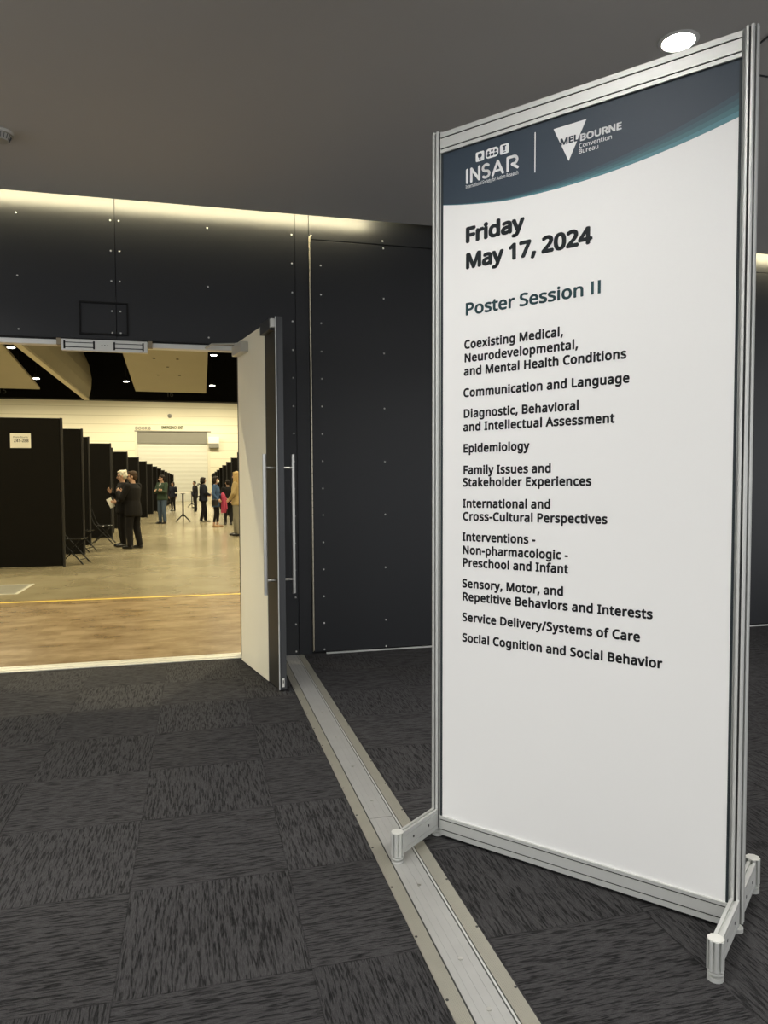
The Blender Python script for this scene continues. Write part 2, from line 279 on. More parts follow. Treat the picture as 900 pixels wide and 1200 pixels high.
# ------------------------------------------------------------------ lettering (own outlines, cap height 700 units)
GLYPHS = json.loads(r'''{",":[245,[[181,114,188,103,178,67,166,29,151,-11,136,-52,120,-90,104,-126,40,-126,49,-88,59,-47,68,-4,77,39,84,78,89,114]]],"-":[316,[[39,223,39,303,276,303,276,223]]],"/":[366,[[10,0,271,700,356,700,95,0]]],"0":[561,[[513,351,511,296,507,246,500,199,490,157,476,119,459,86,439,57,415,33,387,15,355,1,319,-7,279,-10,230,-5,187,9,150,33,118,66,93,108,73,157,59,215,51,279,48,351,51,423,58,488,71,545,90,594,114,636,145,668,183,692,227,706,279,711,329,706,372,692,410,668,442,636,467,594,487,545,501,488,510,423],[134,351,136,291,141,237,149,191,160,152,175,120,195,96,218,78,246,67,279,64,312,67,341,78,364,95,384,120,399,152,411,191,419,237,424,290,425,351,424,411,419,464,411,510,399,549,384,581,364,605,341,623,312,634,279,637,246,634,218,623,195,605,175,581,160,549,149,510,141,464,136,411]]],"1":[561,[[348,0,264,0,264,489,264,507,264,523,264,537,265,550,265,562,266,574,266,586,267,598,268,610,258,600,248,591,239,583,230,575,219,566,207,556,132,495,87,553,276,700,348,700]]],"2":[561,[[510,0,47,0,47,72,230,257,264,291,294,322,320,351,342,378,360,405,375,432,385,459,391,488,393,519,389,554,378,583,359,606,334,623,304,633,270,636,237,634,207,628,180,619,154,605,128,589,101,570,55,627,74,643,94,657,115,670,138,681,162,691,187,699,213,705,241,709,270,710,311,707,349,700,382,687,411,670,436,649,455,623,470,593,478,560,481,524,479,488,471,453,459,421,442,389,421,357,396,326,368,294,336,261,302,226,156,82,156,78,510,78]]],"4":[561,[[541,159,439,159,439,0,356,0,356,159,21,159,21,232,350,704,439,704,439,236,541,236],[356,457,356,473,356,489,356,503,357,517,357,530,358,543,358,555,359,567,359,579,360,590,360,601,361,612,357,612,351,599,345,586,337,572,330,558,322,546,315,535,105,236,356,236]]],"5":[561,[[270,429,315,427,357,419,394,405,427,386,454,363,476,335,492,302,502,265,505,224,501,177,491,136,474,99,450,66,420,39,384,18,342,3,295,-7,243,-10,208,-9,174,-5,142,0,112,8,85,17,62,28,62,110,87,96,116,85,148,76,181,69,213,65,244,64,277,66,308,71,335,80,359,93,379,109,395,130,407,154,414,183,417,215,412,257,398,292,375,320,341,341,297,353,241,357,222,356,201,355,178,352,156,349,137,345,122,342,78,370,105,700,456,700,456,622,178,622,162,419,174,421,189,423,207,425,226,428,247,429]]],"6":[561,[[54,299,55,339,58,379,62,419,69,457,79,494,91,530,107,564,126,595,148,623,174,648,205,669,240,687,279,700,324,707,375,710,389,710,404,709,420,708,436,706,449,704,461,701,461,627,449,631,435,634,421,636,406,638,391,639,376,639,334,637,296,629,264,617,236,600,212,579,193,555,177,527,164,497,155,465,148,430,143,394,140,356,146,356,157,371,169,385,183,398,199,410,218,419,238,427,260,433,285,437,312,438,351,435,386,427,418,413,446,394,470,370,489,341,503,307,512,268,515,225,512,179,503,137,487,100,467,67,441,40,410,19,375,3,336,-7,292,-10,260,-8,229,-2,199,9,171,23,146,42,123,66,103,93,86,126,72,162,62,203,56,249],[291,63,330,67,363,80,391,102,412,134,425,175,429,225,426,267,414,302,396,331,369,353,335,366,294,371,265,368,238,362,214,351,193,338,175,321,160,303,150,283,143,263,141,242,142,221,145,199,150,178,158,158,167,139,179,121,193,104,208,90,226,78,246,70,267,64]]],"7":[561,[[133,0,421,622,43,622,43,700,513,700,513,633,228,0]]],"8":[561,[[279,710,337,705,387,691,430,667,463,634,483,592,489,542,487,515,481,491,471,469,458,449,441,430,423,413,402,398,379,384,356,371,384,356,410,341,434,324,456,306,475,286,491,264,502,239,509,212,512,181,509,144,499,110,483,80,462,54,435,32,403,14,367,1,327,-7,282,-10,235,-7,192,0,154,13,122,30,96,51,75,77,60,107,51,141,48,178,50,209,57,237,68,262,83,284,101,304,122,323,144,339,168,353,193,366,171,379,150,394,131,410,114,428,99,447,87,468,78,490,72,516,71,543,74,577,83,607,98,634,119,656,143,675,173,690,205,701,241,708],[132,177,136,145,148,117,169,93,197,74,234,63,280,59,324,63,361,74,390,93,411,117,423,147,427,180,425,202,419,222,409,241,396,257,379,273,358,287,335,301,309,313,280,325,265,330,237,318,213,304,192,290,174,275,159,259,148,241,139,222,134,201],[278,640,245,637,215,629,190,614,170,594,159,569,155,539,157,516,163,496,172,478,185,463,200,449,219,437,239,425,260,415,283,404,305,414,326,425,345,436,361,449,376,463,388,479,397,497,402,517,404,539,400,569,389,594,370,614,344,629,314,637]]],"A":[626,[[534,0,450,217,173,217,89,0,0,0,274,703,353,703,625,0],[345,507,343,514,339,523,335,535,331,549,326,563,322,578,318,592,315,603,312,612,308,599,305,585,301,572,298,559,294,547,291,535,287,525,284,515,281,507,202,295,424,295]]],"B":[637,[[295,700,376,696,442,683,494,661,531,629,553,584,561,526,559,500,554,476,546,453,534,433,519,416,500,400,479,388,455,378,427,372,427,367,456,361,483,352,507,341,530,327,548,309,564,288,575,263,582,233,584,199,581,159,571,123,555,91,533,63,505,41,471,23,432,10,389,3,341,0,95,0,95,700],[313,402,367,405,408,415,436,431,455,453,466,482,470,517,465,552,452,579,429,600,396,613,353,622,299,625,183,625,183,402],[183,328,183,75,325,75,380,79,423,91,454,111,474,137,486,169,490,206,488,230,483,251,474,271,461,288,443,302,420,313,392,322,358,327,318,328]]],"C":[620,[[395,632,359,630,325,624,294,613,266,599,240,580,218,557,198,531,182,501,170,468,160,432,155,392,153,350,156,295,165,245,180,200,201,161,228,128,260,102,299,83,344,71,394,68,424,69,453,71,481,75,509,81,535,88,562,95,562,19,535,10,508,3,481,-3,451,-7,418,-9,381,-10,314,-5,255,10,203,34,159,68,123,110,96,160,76,217,64,281,60,351,62,402,70,451,82,496,99,538,120,576,147,610,177,639,212,664,252,684,296,698,344,707,396,710,432,709,466,705,500,699,532,691,562,681,589,669,554,594,532,604,508,612,482,621,455,627,426,631]]],"D":[716,[[656,357,651,283,636,217,612,160,579,111,537,71,487,40,429,18,364,4,290,0,95,0,95,700,311,700,378,696,439,683,494,661,542,631,582,592,614,546,637,491,651,428],[563,354,559,412,549,463,532,507,508,543,478,573,442,596,399,612,351,621,298,625,183,625,183,75,278,75,365,83,436,107,492,146,531,200,555,269]]],"E":[545,[[486,0,95,0,95,700,486,700,486,623,183,623,183,404,469,404,469,327,183,327,183,77,486,77]]],"F":[509,[[183,0,95,0,95,700,486,700,486,623,183,623,183,375,468,375,468,297,183,297]]],"G":[714,[[399,370,641,370,641,26,603,15,565,6,526,-1,486,-6,442,-9,395,-10,326,-5,265,10,212,34,166,67,128,109,99,158,77,216,64,279,60,350,65,420,79,483,103,540,136,590,177,631,227,665,285,690,350,705,423,710,461,709,498,705,534,699,568,691,600,681,631,669,598,592,572,603,544,612,514,621,483,627,451,631,418,632,365,629,317,617,275,598,238,572,207,539,183,500,166,456,155,406,152,350,155,297,164,247,179,202,200,163,229,129,264,102,306,83,357,71,416,67,445,67,471,69,494,72,515,75,535,79,553,83,553,291,399,291]]],"H":[726,[[630,0,542,0,542,326,183,326,183,0,95,0,95,700,183,700,183,404,542,404,542,700,630,700]]],"I":[332,[[292,0,39,0,39,51,122,70,122,629,39,649,39,700,292,700,292,649,210,629,210,70,292,51]]],"L":[514,[[95,0,95,700,183,700,183,78,489,78,489,0]]],"M":[889,[[404,0,174,614,170,614,171,599,172,583,173,564,174,543,175,521,175,498,176,474,176,449,176,425,176,0,95,0,95,700,225,700,441,126,445,126,665,700,794,700,794,0,707,0,707,430,707,453,707,476,708,499,709,521,710,542,711,562,712,581,713,598,714,613,710,613,476,0]]],"N":[745,[[650,0,547,0,173,581,169,581,170,565,171,548,172,528,173,507,174,485,175,462,176,439,176,415,176,391,176,0,95,0,95,700,197,700,571,121,575,121,574,133,573,148,572,168,571,189,570,212,569,236,568,260,568,283,568,305,568,700,650,700]]],"O":[766,[[706,351,704,298,697,249,685,203,669,161,649,123,624,89,595,60,561,35,523,16,481,2,434,-7,383,-10,331,-7,283,2,240,16,202,36,168,60,139,90,115,124,95,162,79,204,69,250,62,299,60,352,64,421,75,484,95,540,123,590,158,632,202,666,255,691,315,706,384,711,451,706,509,691,561,666,605,632,641,591,669,541,690,484,702,420],[153,351,156,295,164,244,177,199,197,160,222,127,253,101,291,82,334,70,383,67,433,70,476,82,513,101,544,127,569,160,588,199,602,244,610,295,613,351,607,433,588,502,558,558,514,600,456,625,384,633,334,630,291,618,253,600,222,574,197,541,177,502,164,458,156,407]]],"P":[593,[[280,700,364,694,430,676,480,646,515,605,536,555,543,494,542,466,537,438,529,411,517,386,502,362,482,340,458,321,430,304,396,291,357,281,313,275,264,273,183,273,183,0,95,0,95,700],[273,625,183,625,183,348,254,348,296,350,333,354,365,362,392,374,414,389,430,408,442,431,450,458,452,490,447,531,433,565,409,591,375,610,329,621]]],"R":[610,[[288,700,343,698,391,690,432,678,466,661,494,639,516,612,531,580,540,543,543,501,541,466,534,435,523,408,508,385,490,365,470,349,448,335,426,323,403,314,595,0,492,0,323,289,183,289,183,0,95,0,95,700],[283,624,183,624,183,364,288,364,340,367,381,379,413,398,435,424,448,457,452,497,450,526,444,550,434,571,420,587,401,601,378,611,351,618,320,622]]],"S":[538,[[492,187,489,148,479,112,462,81,439,54,410,32,375,14,335,1,291,-7,242,-10,216,-9,191,-8,167,-6,144,-3,122,1,102,5,83,11,66,17,50,24,50,108,75,98,105,88,138,79,173,72,209,68,246,67,279,68,308,73,333,80,355,91,373,104,386,120,396,138,402,158,404,179,402,201,397,220,389,237,377,253,360,267,339,281,312,295,279,309,239,324,202,339,168,355,139,373,115,392,95,414,79,439,68,466,61,497,59,531,62,567,71,599,87,627,109,651,135,672,166,688,202,700,240,707,282,710,320,709,355,705,388,699,419,691,448,682,475,671,448,595,423,605,397,614,369,622,340,628,311,631,280,632,253,631,228,627,207,620,189,610,174,598,163,584,155,568,150,550,148,530,150,508,155,489,163,472,175,456,191,442,211,429,236,417,266,403,301,389,340,374,375,358,405,341,432,322,453,301,470,278,482,252,490,222]]],"T":[545,[[317,0,228,0,228,623,10,623,10,700,534,700,534,623,317,623]]],"U":[717,[[627,247,624,200,614,157,598,116,575,80,545,49,508,24,464,5,413,-6,355,-10,275,-2,209,22,156,61,119,114,96,176,88,249,88,700,176,700,176,246,182,193,197,149,222,114,258,88,304,72,360,67,400,69,434,77,463,90,487,107,507,128,522,153,532,182,538,213,540,247,540,700,627,700]]],"X":[575,[[571,0,471,0,285,304,97,0,4,0,236,365,19,700,117,700,288,425,461,700,554,700,337,367]]],"Y":[555,[[277,356,460,700,555,700,322,272,322,0,233,0,233,268,0,700,96,700]]],"a":[550,[[282,534,341,530,388,516,425,492,450,458,465,414,471,358,471,0,408,0,391,75,387,75,372,57,357,41,341,27,324,15,306,6,286,-1,264,-6,239,-9,211,-10,180,-8,152,-2,126,7,103,20,83,37,67,58,55,84,47,113,45,146,52,194,73,235,107,267,155,291,219,307,297,314,386,317,386,348,383,387,374,418,358,439,336,453,309,462,277,465,250,463,224,459,199,452,175,444,152,435,129,425,103,489,127,501,154,512,184,521,216,528,249,533],[308,254,249,249,204,238,172,223,151,202,139,176,134,145,137,118,146,97,161,80,181,69,204,62,230,60,272,64,309,76,341,97,366,125,380,163,385,210,385,257]]],"c":[471,[[294,-10,249,-7,208,3,170,19,136,41,108,70,85,107,68,150,57,201,54,260,58,320,68,373,86,418,110,455,140,484,174,507,213,523,255,532,300,535,326,534,352,532,377,527,401,521,421,514,438,507,412,435,395,441,377,447,357,452,336,456,317,459,298,460,265,457,236,450,211,437,190,420,173,398,160,371,151,339,145,302,143,261,145,221,151,185,160,154,173,127,189,105,210,87,234,75,262,67,293,65,321,66,346,69,369,74,390,80,411,87,429,95,429,19,411,10,392,3,371,-2,348,-7,323,-9]]],"d":[603,[[270,-10,209,-2,156,20,113,58,80,111,60,179,54,262,61,345,80,413,113,466,157,505,210,528,271,535,297,534,321,531,342,525,362,517,379,508,395,497,409,485,422,472,433,458,439,458,438,468,437,480,436,496,434,511,434,524,433,535,433,745,520,745,520,0,450,0,437,71,433,71,422,56,409,42,395,30,379,19,361,9,342,1,320,-5,296,-9],[283,62,333,67,372,82,400,107,419,143,431,189,434,245,434,261,431,321,420,371,402,411,374,440,334,458,282,464,240,458,205,439,178,408,159,367,147,318,143,260,147,202,159,153,178,114,205,85,240,68]]],"e":[553,[[286,535,329,532,368,522,402,506,432,484,457,456,477,423,491,385,500,344,503,298,503,246,143,246,149,191,164,146,189,110,222,84,262,69,311,64,343,65,372,68,400,73,426,80,452,89,479,100,479,25,453,14,426,5,400,-1,372,-6,341,-9,307,-10,259,-6,215,4,175,21,140,44,110,74,86,111,68,154,57,204,54,259,57,314,67,363,83,407,105,445,132,477,164,502,201,520,242,532],[285,465,247,460,214,447,188,425,167,395,153,358,145,315,413,315,411,343,407,370,399,393,388,414,374,431,357,446,337,456,313,463]]],"f":[337,[[325,459,193,459,193,0,107,0,107,459,15,459,15,499,107,528,107,559,112,620,127,669,152,705,186,730,228,745,277,750,298,749,317,748,335,745,351,741,366,737,379,732,357,665,346,668,334,671,321,675,307,677,293,679,278,679,252,676,231,667,214,650,203,628,195,597,193,560,193,525,325,525]]],"g":[603,[[270,535,303,533,334,527,363,516,390,500,413,480,434,456,439,456,451,525,520,525,520,-9,517,-56,508,-97,494,-134,474,-165,448,-190,417,-210,379,-224,335,-232,284,-235,247,-234,213,-232,180,-227,149,-220,121,-212,95,-202,95,-123,121,-135,150,-145,182,-153,216,-159,252,-163,289,-164,331,-159,367,-146,396,-124,417,-94,430,-58,434,-16,434,5,434,14,435,25,435,39,436,52,437,62,437,70,433,70,414,45,391,25,365,10,337,-1,305,-8,271,-10,208,-2,154,22,111,62,79,116,60,182,54,262,60,340,79,406,111,461,154,502,207,527],[281,463,253,460,228,452,206,439,187,421,172,398,159,371,150,338,145,302,143,261,147,201,159,152,179,112,206,84,241,67,283,61,309,62,332,65,352,71,370,79,386,90,399,103,410,119,419,138,426,160,431,184,434,211,435,241,435,262,433,306,428,345,419,377,406,404,389,426,369,442,344,454,315,460]]],"h":[606,[[170,526,169,514,169,501,168,488,167,476,166,464,165,453,171,453,183,470,197,485,213,498,230,509,249,518,270,525,291,530,312,533,334,534,374,532,410,525,441,514,467,498,488,478,505,452,517,421,524,384,526,342,526,0,441,0,441,336,438,375,429,407,413,431,390,449,360,459,324,463,287,460,256,453,231,441,211,424,195,402,184,376,176,345,171,311,170,272,170,0,83,0,83,745,170,745]]],"i":[253,[[170,525,170,0,83,0,83,525],[127,723,140,721,152,717,162,709,171,699,176,685,177,668,176,651,171,637,162,626,152,619,140,614,127,613,114,614,102,619,91,626,83,637,78,651,76,668,78,685,83,699,91,709,102,717,114,721]]],"k":[524,[[169,356,168,344,168,331,167,315,166,298,165,284,165,271,169,271,173,277,179,284,186,293,194,303,202,313,210,323,218,333,225,341,231,348,399,525,500,525,287,301,515,0,411,0,228,245,169,193,169,0,83,0,83,745,169,745]]],"l":[253,[[170,0,83,0,83,745,170,745]]],"m":[917,[[660,535,714,530,759,515,793,490,818,453,832,404,837,342,837,0,752,0,752,338,749,376,740,407,726,431,705,449,678,459,645,463,599,458,563,443,536,419,518,385,507,342,503,290,503,0,418,0,418,338,416,364,412,387,406,407,397,424,385,438,371,449,353,457,333,461,310,463,277,460,249,453,226,441,208,424,194,402,183,376,175,346,171,312,170,273,170,0,83,0,83,525,153,525,166,454,171,454,183,471,196,486,211,500,228,511,246,520,265,526,285,531,305,534,325,535,364,533,398,526,427,514,452,497,471,475,486,447,491,447,511,475,535,497,563,514,594,526,626,533]]],"n":[606,[[336,535,394,530,441,515,478,490,505,453,521,404,526,342,526,0,441,0,441,336,438,375,429,407,413,431,390,449,360,459,324,463,271,457,231,441,203,414,184,376,173,329,170,273,170,0,83,0,83,525,153,525,166,454,171,454,183,471,198,486,214,500,232,511,251,520,272,526,293,531,314,534]]],"o":[593,[[540,264,538,222,533,183,523,148,510,116,494,87,474,62,451,40,425,22,397,8,365,-2,331,-8,295,-10,261,-8,229,-2,199,8,171,22,145,40,123,62,103,87,86,116,72,148,62,183,56,222,54,264,57,319,67,368,83,411,106,448,134,479,168,503,207,521,250,532,298,535,344,532,386,521,424,503,458,479,486,448,509,411,526,368,537,319],[143,264,145,224,150,189,159,156,172,128,189,105,210,86,235,73,264,64,297,62,330,64,359,73,384,86,405,105,422,128,435,156,444,189,449,224,451,264,449,303,444,339,434,371,421,398,404,420,384,439,359,452,330,460,296,463,247,457,208,439,179,410,159,370,147,321]]],"p":[603,[[333,535,394,528,446,505,490,468,523,415,542,347,549,264,546,207,537,157,522,113,502,76,477,45,447,21,412,4,374,-6,332,-10,307,-9,283,-5,261,1,241,9,223,18,207,29,193,41,181,53,170,67,164,67,165,55,166,41,168,25,169,8,169,-6,170,-20,170,-235,83,-235,83,525,154,525,166,454,170,454,181,469,193,482,207,495,223,507,241,516,260,525,282,531,306,534],[318,463,285,461,256,454,232,443,213,427,197,407,185,382,177,353,172,319,170,280,170,264,171,223,176,186,183,154,195,126,210,103,230,85,254,72,284,64,320,62,350,65,376,74,399,88,417,108,433,132,445,160,453,192,458,227,460,265,456,321,444,369,425,409,398,439,362,457]]],"r":[405,[[328,535,339,535,349,535,360,534,371,533,381,531,390,529,379,450,371,452,361,453,351,455,342,456,332,457,323,457,303,455,283,451,265,444,247,434,231,423,216,408,202,392,191,373,182,353,175,331,171,306,170,280,170,0,83,0,83,525,154,525,164,429,168,429,180,448,193,466,208,483,224,498,242,511,262,521,283,529,305,534]]],"s":[470,[[425,145,423,113,414,85,400,60,381,39,356,21,327,8,294,-2,257,-8,216,-10,181,-9,149,-6,121,-1,96,6,72,14,51,24,51,102,73,92,99,82,127,73,157,66,187,61,218,60,257,62,289,69,313,81,329,97,339,115,342,137,341,150,337,162,331,173,322,183,309,193,293,204,271,215,245,227,213,239,180,252,151,265,125,278,103,292,85,308,70,325,59,346,52,369,50,396,56,437,74,471,104,499,144,519,192,531,247,535,278,534,308,531,337,526,364,519,390,510,415,500,385,431,363,440,340,448,316,455,291,460,266,464,241,465,209,463,182,457,160,448,145,435,135,419,132,401,134,387,138,375,145,364,156,354,170,344,188,335,210,325,237,313,268,301,299,288,328,276,353,263,375,249,393,233,407,215,417,195,423,172]]],"t":[354,[[259,61,272,61,285,62,299,64,312,67,323,69,332,72,332,6,322,2,309,-2,293,-5,276,-8,260,-9,244,-10,217,-8,192,-3,168,4,146,16,128,33,112,54,100,81,93,114,90,153,90,459,16,459,16,500,91,534,125,646,176,646,176,525,328,525,328,459,176,459,176,155,179,126,187,102,200,84,216,71,236,63]]],"u":[606,[[523,525,523,0,452,0,439,70,435,70,423,52,409,37,392,25,374,14,355,5,334,-1,313,-6,291,-9,269,-10,229,-8,194,-1,163,10,137,26,116,47,99,73,87,103,80,140,77,181,77,525,165,525,165,187,168,149,177,118,193,93,216,76,245,65,281,62,318,64,349,72,374,84,394,101,410,122,422,149,430,179,435,213,436,252,436,525]]],"v":[498,[[199,0,0,525,92,525,204,216,209,201,215,185,221,168,226,150,231,133,236,117,240,102,244,88,246,76,250,76,253,88,257,102,261,118,266,134,272,151,278,169,284,186,289,201,294,216,406,525,498,525,298,0]]],"x":[519,[[208,269,26,525,125,525,260,327,394,525,491,525,310,269,501,0,403,0,260,210,115,0,18,0]]],"y":[500,[[1,525,93,525,207,226,213,209,219,192,225,175,230,159,235,143,240,128,244,113,248,98,251,83,255,83,260,101,266,123,274,148,282,174,291,201,300,227,407,525,500,525,274,-73,260,-104,246,-132,230,-158,212,-181,192,-200,169,-215,144,-226,115,-233,82,-235,67,-235,54,-234,41,-233,30,-231,20,-229,11,-227,11,-159,18,-160,27,-161,37,-163,47,-164,58,-164,69,-165,88,-163,105,-160,121,-153,135,-145,148,-134,159,-121,169,-106,178,-90,185,-72,213,-2]]]," ":[255,[]]}''')
_gc = {}
def glyph_tris(ch):
    if ch in _gc: return _gc[ch]
    adv, loops = GLYPHS[ch]; pts = []; faces = []
    for l in loops:
        k = len(pts); pp = [Vector((l[i], l[i + 1])) for i in range(0, len(l), 2)]
        pts += pp; faces.append(list(range(k, k + len(pp))))
    if not pts: r = (adv, [], [], [])
    else:
        v, e, f, *_ = delaunay_2d_cdt(pts, [], faces, 2, 1e-4)
        r = (adv, [(p.x, p.y) for p in v], [tuple(t) for t in f], [[(l[i], l[i + 1]) for i in range(0, len(l), 2)] for l in loops])
    _gc[ch] = r; return r
def text_width(s): return sum(GLYPHS[c][0] for c in s)
def text_mesh(mb, s, x0, x1, z, cap, bold, place, mi=0, track=0.):
    """letters from x0 to x1 on base line z with the cap height cap; bold = stroke added round the outline, in 1/700 of the cap height; place(x, z) -> 3d"""
    adv = 0; W = text_width(s) + track * (len(s) - 1) - 90
    sx = (x1 - x0) / W; sz = (cap - 0) / (700 + 2 * bold); pen = -45 + (0)
    for ch in s:
        a, vs, tr, loops = glyph_tris(ch)
        def P(p): return place(x0 + (pen + p[0]) * sx, z + (p[1] + bold) * sz)
        if vs: mb.add([P(p) for p in vs], tr, mi)
        if bold:
            for l in loops:
                n = len(l)
                for i in range(n):
                    p, q = l[i], l[(i + 1) % n]; d = (q[0] - p[0], q[1] - p[1]); L = math.hypot(*d)
                    if L < 1e-6: continue
                    nx, ny = -d[1] / L * bold, d[0] / L * bold; ex, ey = d[0] / L * bold * .35, d[1] / L * bold * .35
                    mb.add([P((p[0] - ex + nx, p[1] - ey + ny)), P((p[0] - ex - nx, p[1] - ey - ny)), P((q[0] + ex - nx, q[1] + ey - ny)), P((q[0] + ex + nx, q[1] + ey + ny))], [(0, 1, 2, 3)], mi)
        pen += a + track

# ------------------------------------------------------------------ camera
R_ = ((0.9688025235766954, -0.2477322323564506, -0.007100095993443141), (0.015599406414248333, 0.032362489363510064, 0.9993544555370331), (0.24734253340448675, 0.968287875754874, -0.03521733713902979))
cd = bpy.data.cameras.new('camera'); cam = bpy.data.objects.new('camera', cd); COL.objects.link(cam)
cd.sensor_fit = 'VERTICAL'; cd.sensor_height = 24.; cd.lens = 24. * 860.4 / 1200.; cd.clip_end = 300
cam.matrix_world = Matrix(((R_[0][0], R_[1][0], -R_[2][0], 0), (R_[0][1], R_[1][1], -R_[2][1], 0), (R_[0][2], R_[1][2], -R_[2][2], 1.35), (0, 0, 0, 1)))
SC.camera = cam

YW = 5.837          # face of the panelled wall
CZ = 3.44           # foyer ceiling
# ------------------------------------------------------------------ setting: foyer
mb = MB(); mb.box((-7, -7, -.12), (9, 5.866, 0)); struct(mb.build('floor', M['carpet']), 'dark grey carpet tiles laid quarter-turned across the foyer', 'floor')
mb = MB(); mb.box((-7, -7, CZ), (9, YW - .14, CZ + .02)); struct(mb.build('ceiling', M['ceil']), 'plain grey painted foyer ceiling above the sign', 'ceiling')
mb = MB(); mb.box((2.62, 3.232, CZ - .004), (4.2, 3.242, CZ + .002)); mb.box((2.62, 1.9, CZ - .004), (2.63, 3.24, CZ + .002)); struct(mb.build('trim_1', M['door_edge']), 'thin dark joint line in the ceiling right of the sign', 'ceiling joint')

wall = MB()
for a, b in (((-7, YW + .012, 2.455), (.33, 6.0, 4.0)), ((.33, YW + .012, 0), (9, 6.0, 4.0)), ((-7, YW + .012, 0), (-1.95, 6.0, 2.455))): wall.box(a, b)
wb = struct(wall.build('wall_back', M['gap']), 'charcoal panelled wall around the open doorway', 'wall')
screw_spots = []
def panel(x0, x1, z0, z1, spots, y=YW, name='wall_panel', parent=None, extra=None):
    m = MB(); m.box((x0, y, z0), (x1, y + .011, z1))
    p = m.build(name, M['charcoal'], parent or wb, bevel=.0015)
    for sx, sz in spots:
        s = MB(); s.ball((sx, y, sz), (.0072, .004, .0072), 10, 6); s.build('screw', M['chrome'], p, smooth=True)
    return p
cols = lambda x, zs: [(x, z) for z in zs]
Z5 = (3.332, 3.108, 2.887, 2.665, 2.505)
panel(-3.2, -.5575, 2.456, 3.98, cols(-1.226, (3.335, 2.888, 2.505)) + cols(-.586, Z5) + cols(-1.87, (3.335, 2.888, 2.505)))
m = MB(); m.box((-.5535, YW, 2.456), (.33, YW + .011, 3.98)); m.box((.33, YW, .0), (.779, YW + .011, 3.98))
pb = m.build('wall_panel', M['charcoal'], wb, bevel=0)
for sx, sz in cols(-.527, Z5) + cols(.112, (3.33, 2.886, 2.5)) + cols(.757, (3.33, 3.106, 2.88, 2.655, 2.43, 2.211, 1.988, 1.772, 1.551, 1.334, 1.116, .90, .683, .465, .248, .03)):
    s = MB(); s.ball((sx, YW, sz), (.0072, .004, .0072), 10, 6); s.build('screw', M['chrome'], pb, smooth=True)
panel(.783, .889, 0, 3.98, [], y=YW + .004)
panel(.893, 2.9, 3.307, 3.98, cols(.911, (3.334,)) + cols(1.495, (3.334,)) + cols(2.1, (3.334,)))
panel(2.904, 8.6, 3.318, 3.98, [(3.5, 3.345), (4.2, 3.345), (4.9, 3.345), (5.5, 3.345)])
panel(2.904, 8.6, 0.02, 3.310, [])
panel(-6.9, -3.204, 2.456, 3.98, [])
# hinged pocket panel with its continuous hinge
ZS = (3.275, 2.873, 2.43, 1.983, 1.549, 1.118, .682, .249, .03)
d2 = MB(); d2.box((.908, YW - .004, .018), (2.90, YW + .010, 3.297)); d2 = struct(d2.build('door_2', M['charcoal'], bevel=.002), 'tall charcoal hinged panel in the wall left of the sign', 'door panel')
for sx, sz in cols(.985, (3.104, 2.875, 2.65, 2.426, 2.21, 1.99, 1.769, 1.554, 1.335, 1.121, .901, .683, .465, .248, .034)) + cols(1.5, ZS) + cols(2.1, ZS) + cols(2.75, ZS):
    s = MB(); s.ball((sx, YW - .004, sz), (.0072, .004, .0072), 10, 6); s.build('screw', M['chrome'], d2, smooth=True)
h = MB()
z = .03
while z < 3.28:
    h.cyl((.8985, YW - .004, z), (.8985, YW - .004, z + .052), .0075, 10); z += .055
h.box((.893, YW - .001, .02), (.897, YW + .003, 3.285))
h.build('piano_hinge', M['hinge'], d2, smooth=True)
mb = MB(); mb.box((1.0, YW - .022, 0), (8.6, YW - .004, .011)); struct(mb.build('trim_2', M['alu']), 'thin aluminium strip on the carpet along the wall foot', 'floor trim')
# cove above the ceiling edge: raised soffit and the strip lights that wash the wall
mb = MB(); mb.box((-7, YW - .8, 3.985), (9, 6.0, 4.04)); mb.box((-7, YW - .8, CZ + .02), (9, YW - .78, 3.985)); struct(mb.build('trim_3', M['ceil_dark']), 'dark soffit closing the light cove above the wall', 'cove')
for (x0, x1, lab) in ((-6.5, 1.42, 'warm light strip in the cove above the doorway'), (4.55, 8.5, 'warm light strip in the cove right of the sign')):
    b = MB(); b.box((x0, YW - .25, CZ + .02), (x1, YW - .212, CZ + .40)); l = b.build('cove_light', M['white_frame'])
    b = MB(); b.box((x0 + .01, YW - .2118, CZ + .03), (x1 - .01, YW - .208, CZ + .075)); b.build('light_strip', M['led'], l)
    b = MB(); b.box((x0 + .01, YW - .2118, CZ + .085), (x1 - .01, YW - .208, CZ + .39)); b.build('added_glow_strip', M['soft_wash'], l)  # tall weak emitter added to stretch the glow down the wall
    tag(l, lab, 'light')

# door head, threshold
mb = MB(); mb.box((-1.95, 5.846, 2.406), (.33, 5.930, 2.443)); struct(mb.build('trim_4', M['white_frame'], bevel=.003), 'white door head bar across the top of the doorway', 'door frame')
mb = MB(); mb.box((-1.95, YW + .002, 2.444), (.33, YW + .05, 2.4555)); struct(mb.build('trim_5', M['gap']), 'black edge trim under the panels above the doorway', 'trim')
mb = MB(); mb.box((-1.95, 5.862, -.005), (.33, 6.036, .006)); mb.box((-1.95, 5.895, .006), (.33, 5.935, .010)); mb.box((-1.95, 5.985, .006), (.33, 6.0, .009))
struct(mb.build('trim_6', M['threshold'], bevel=.002), 'worn pale metal threshold strip between carpet and hall floor', 'threshold')

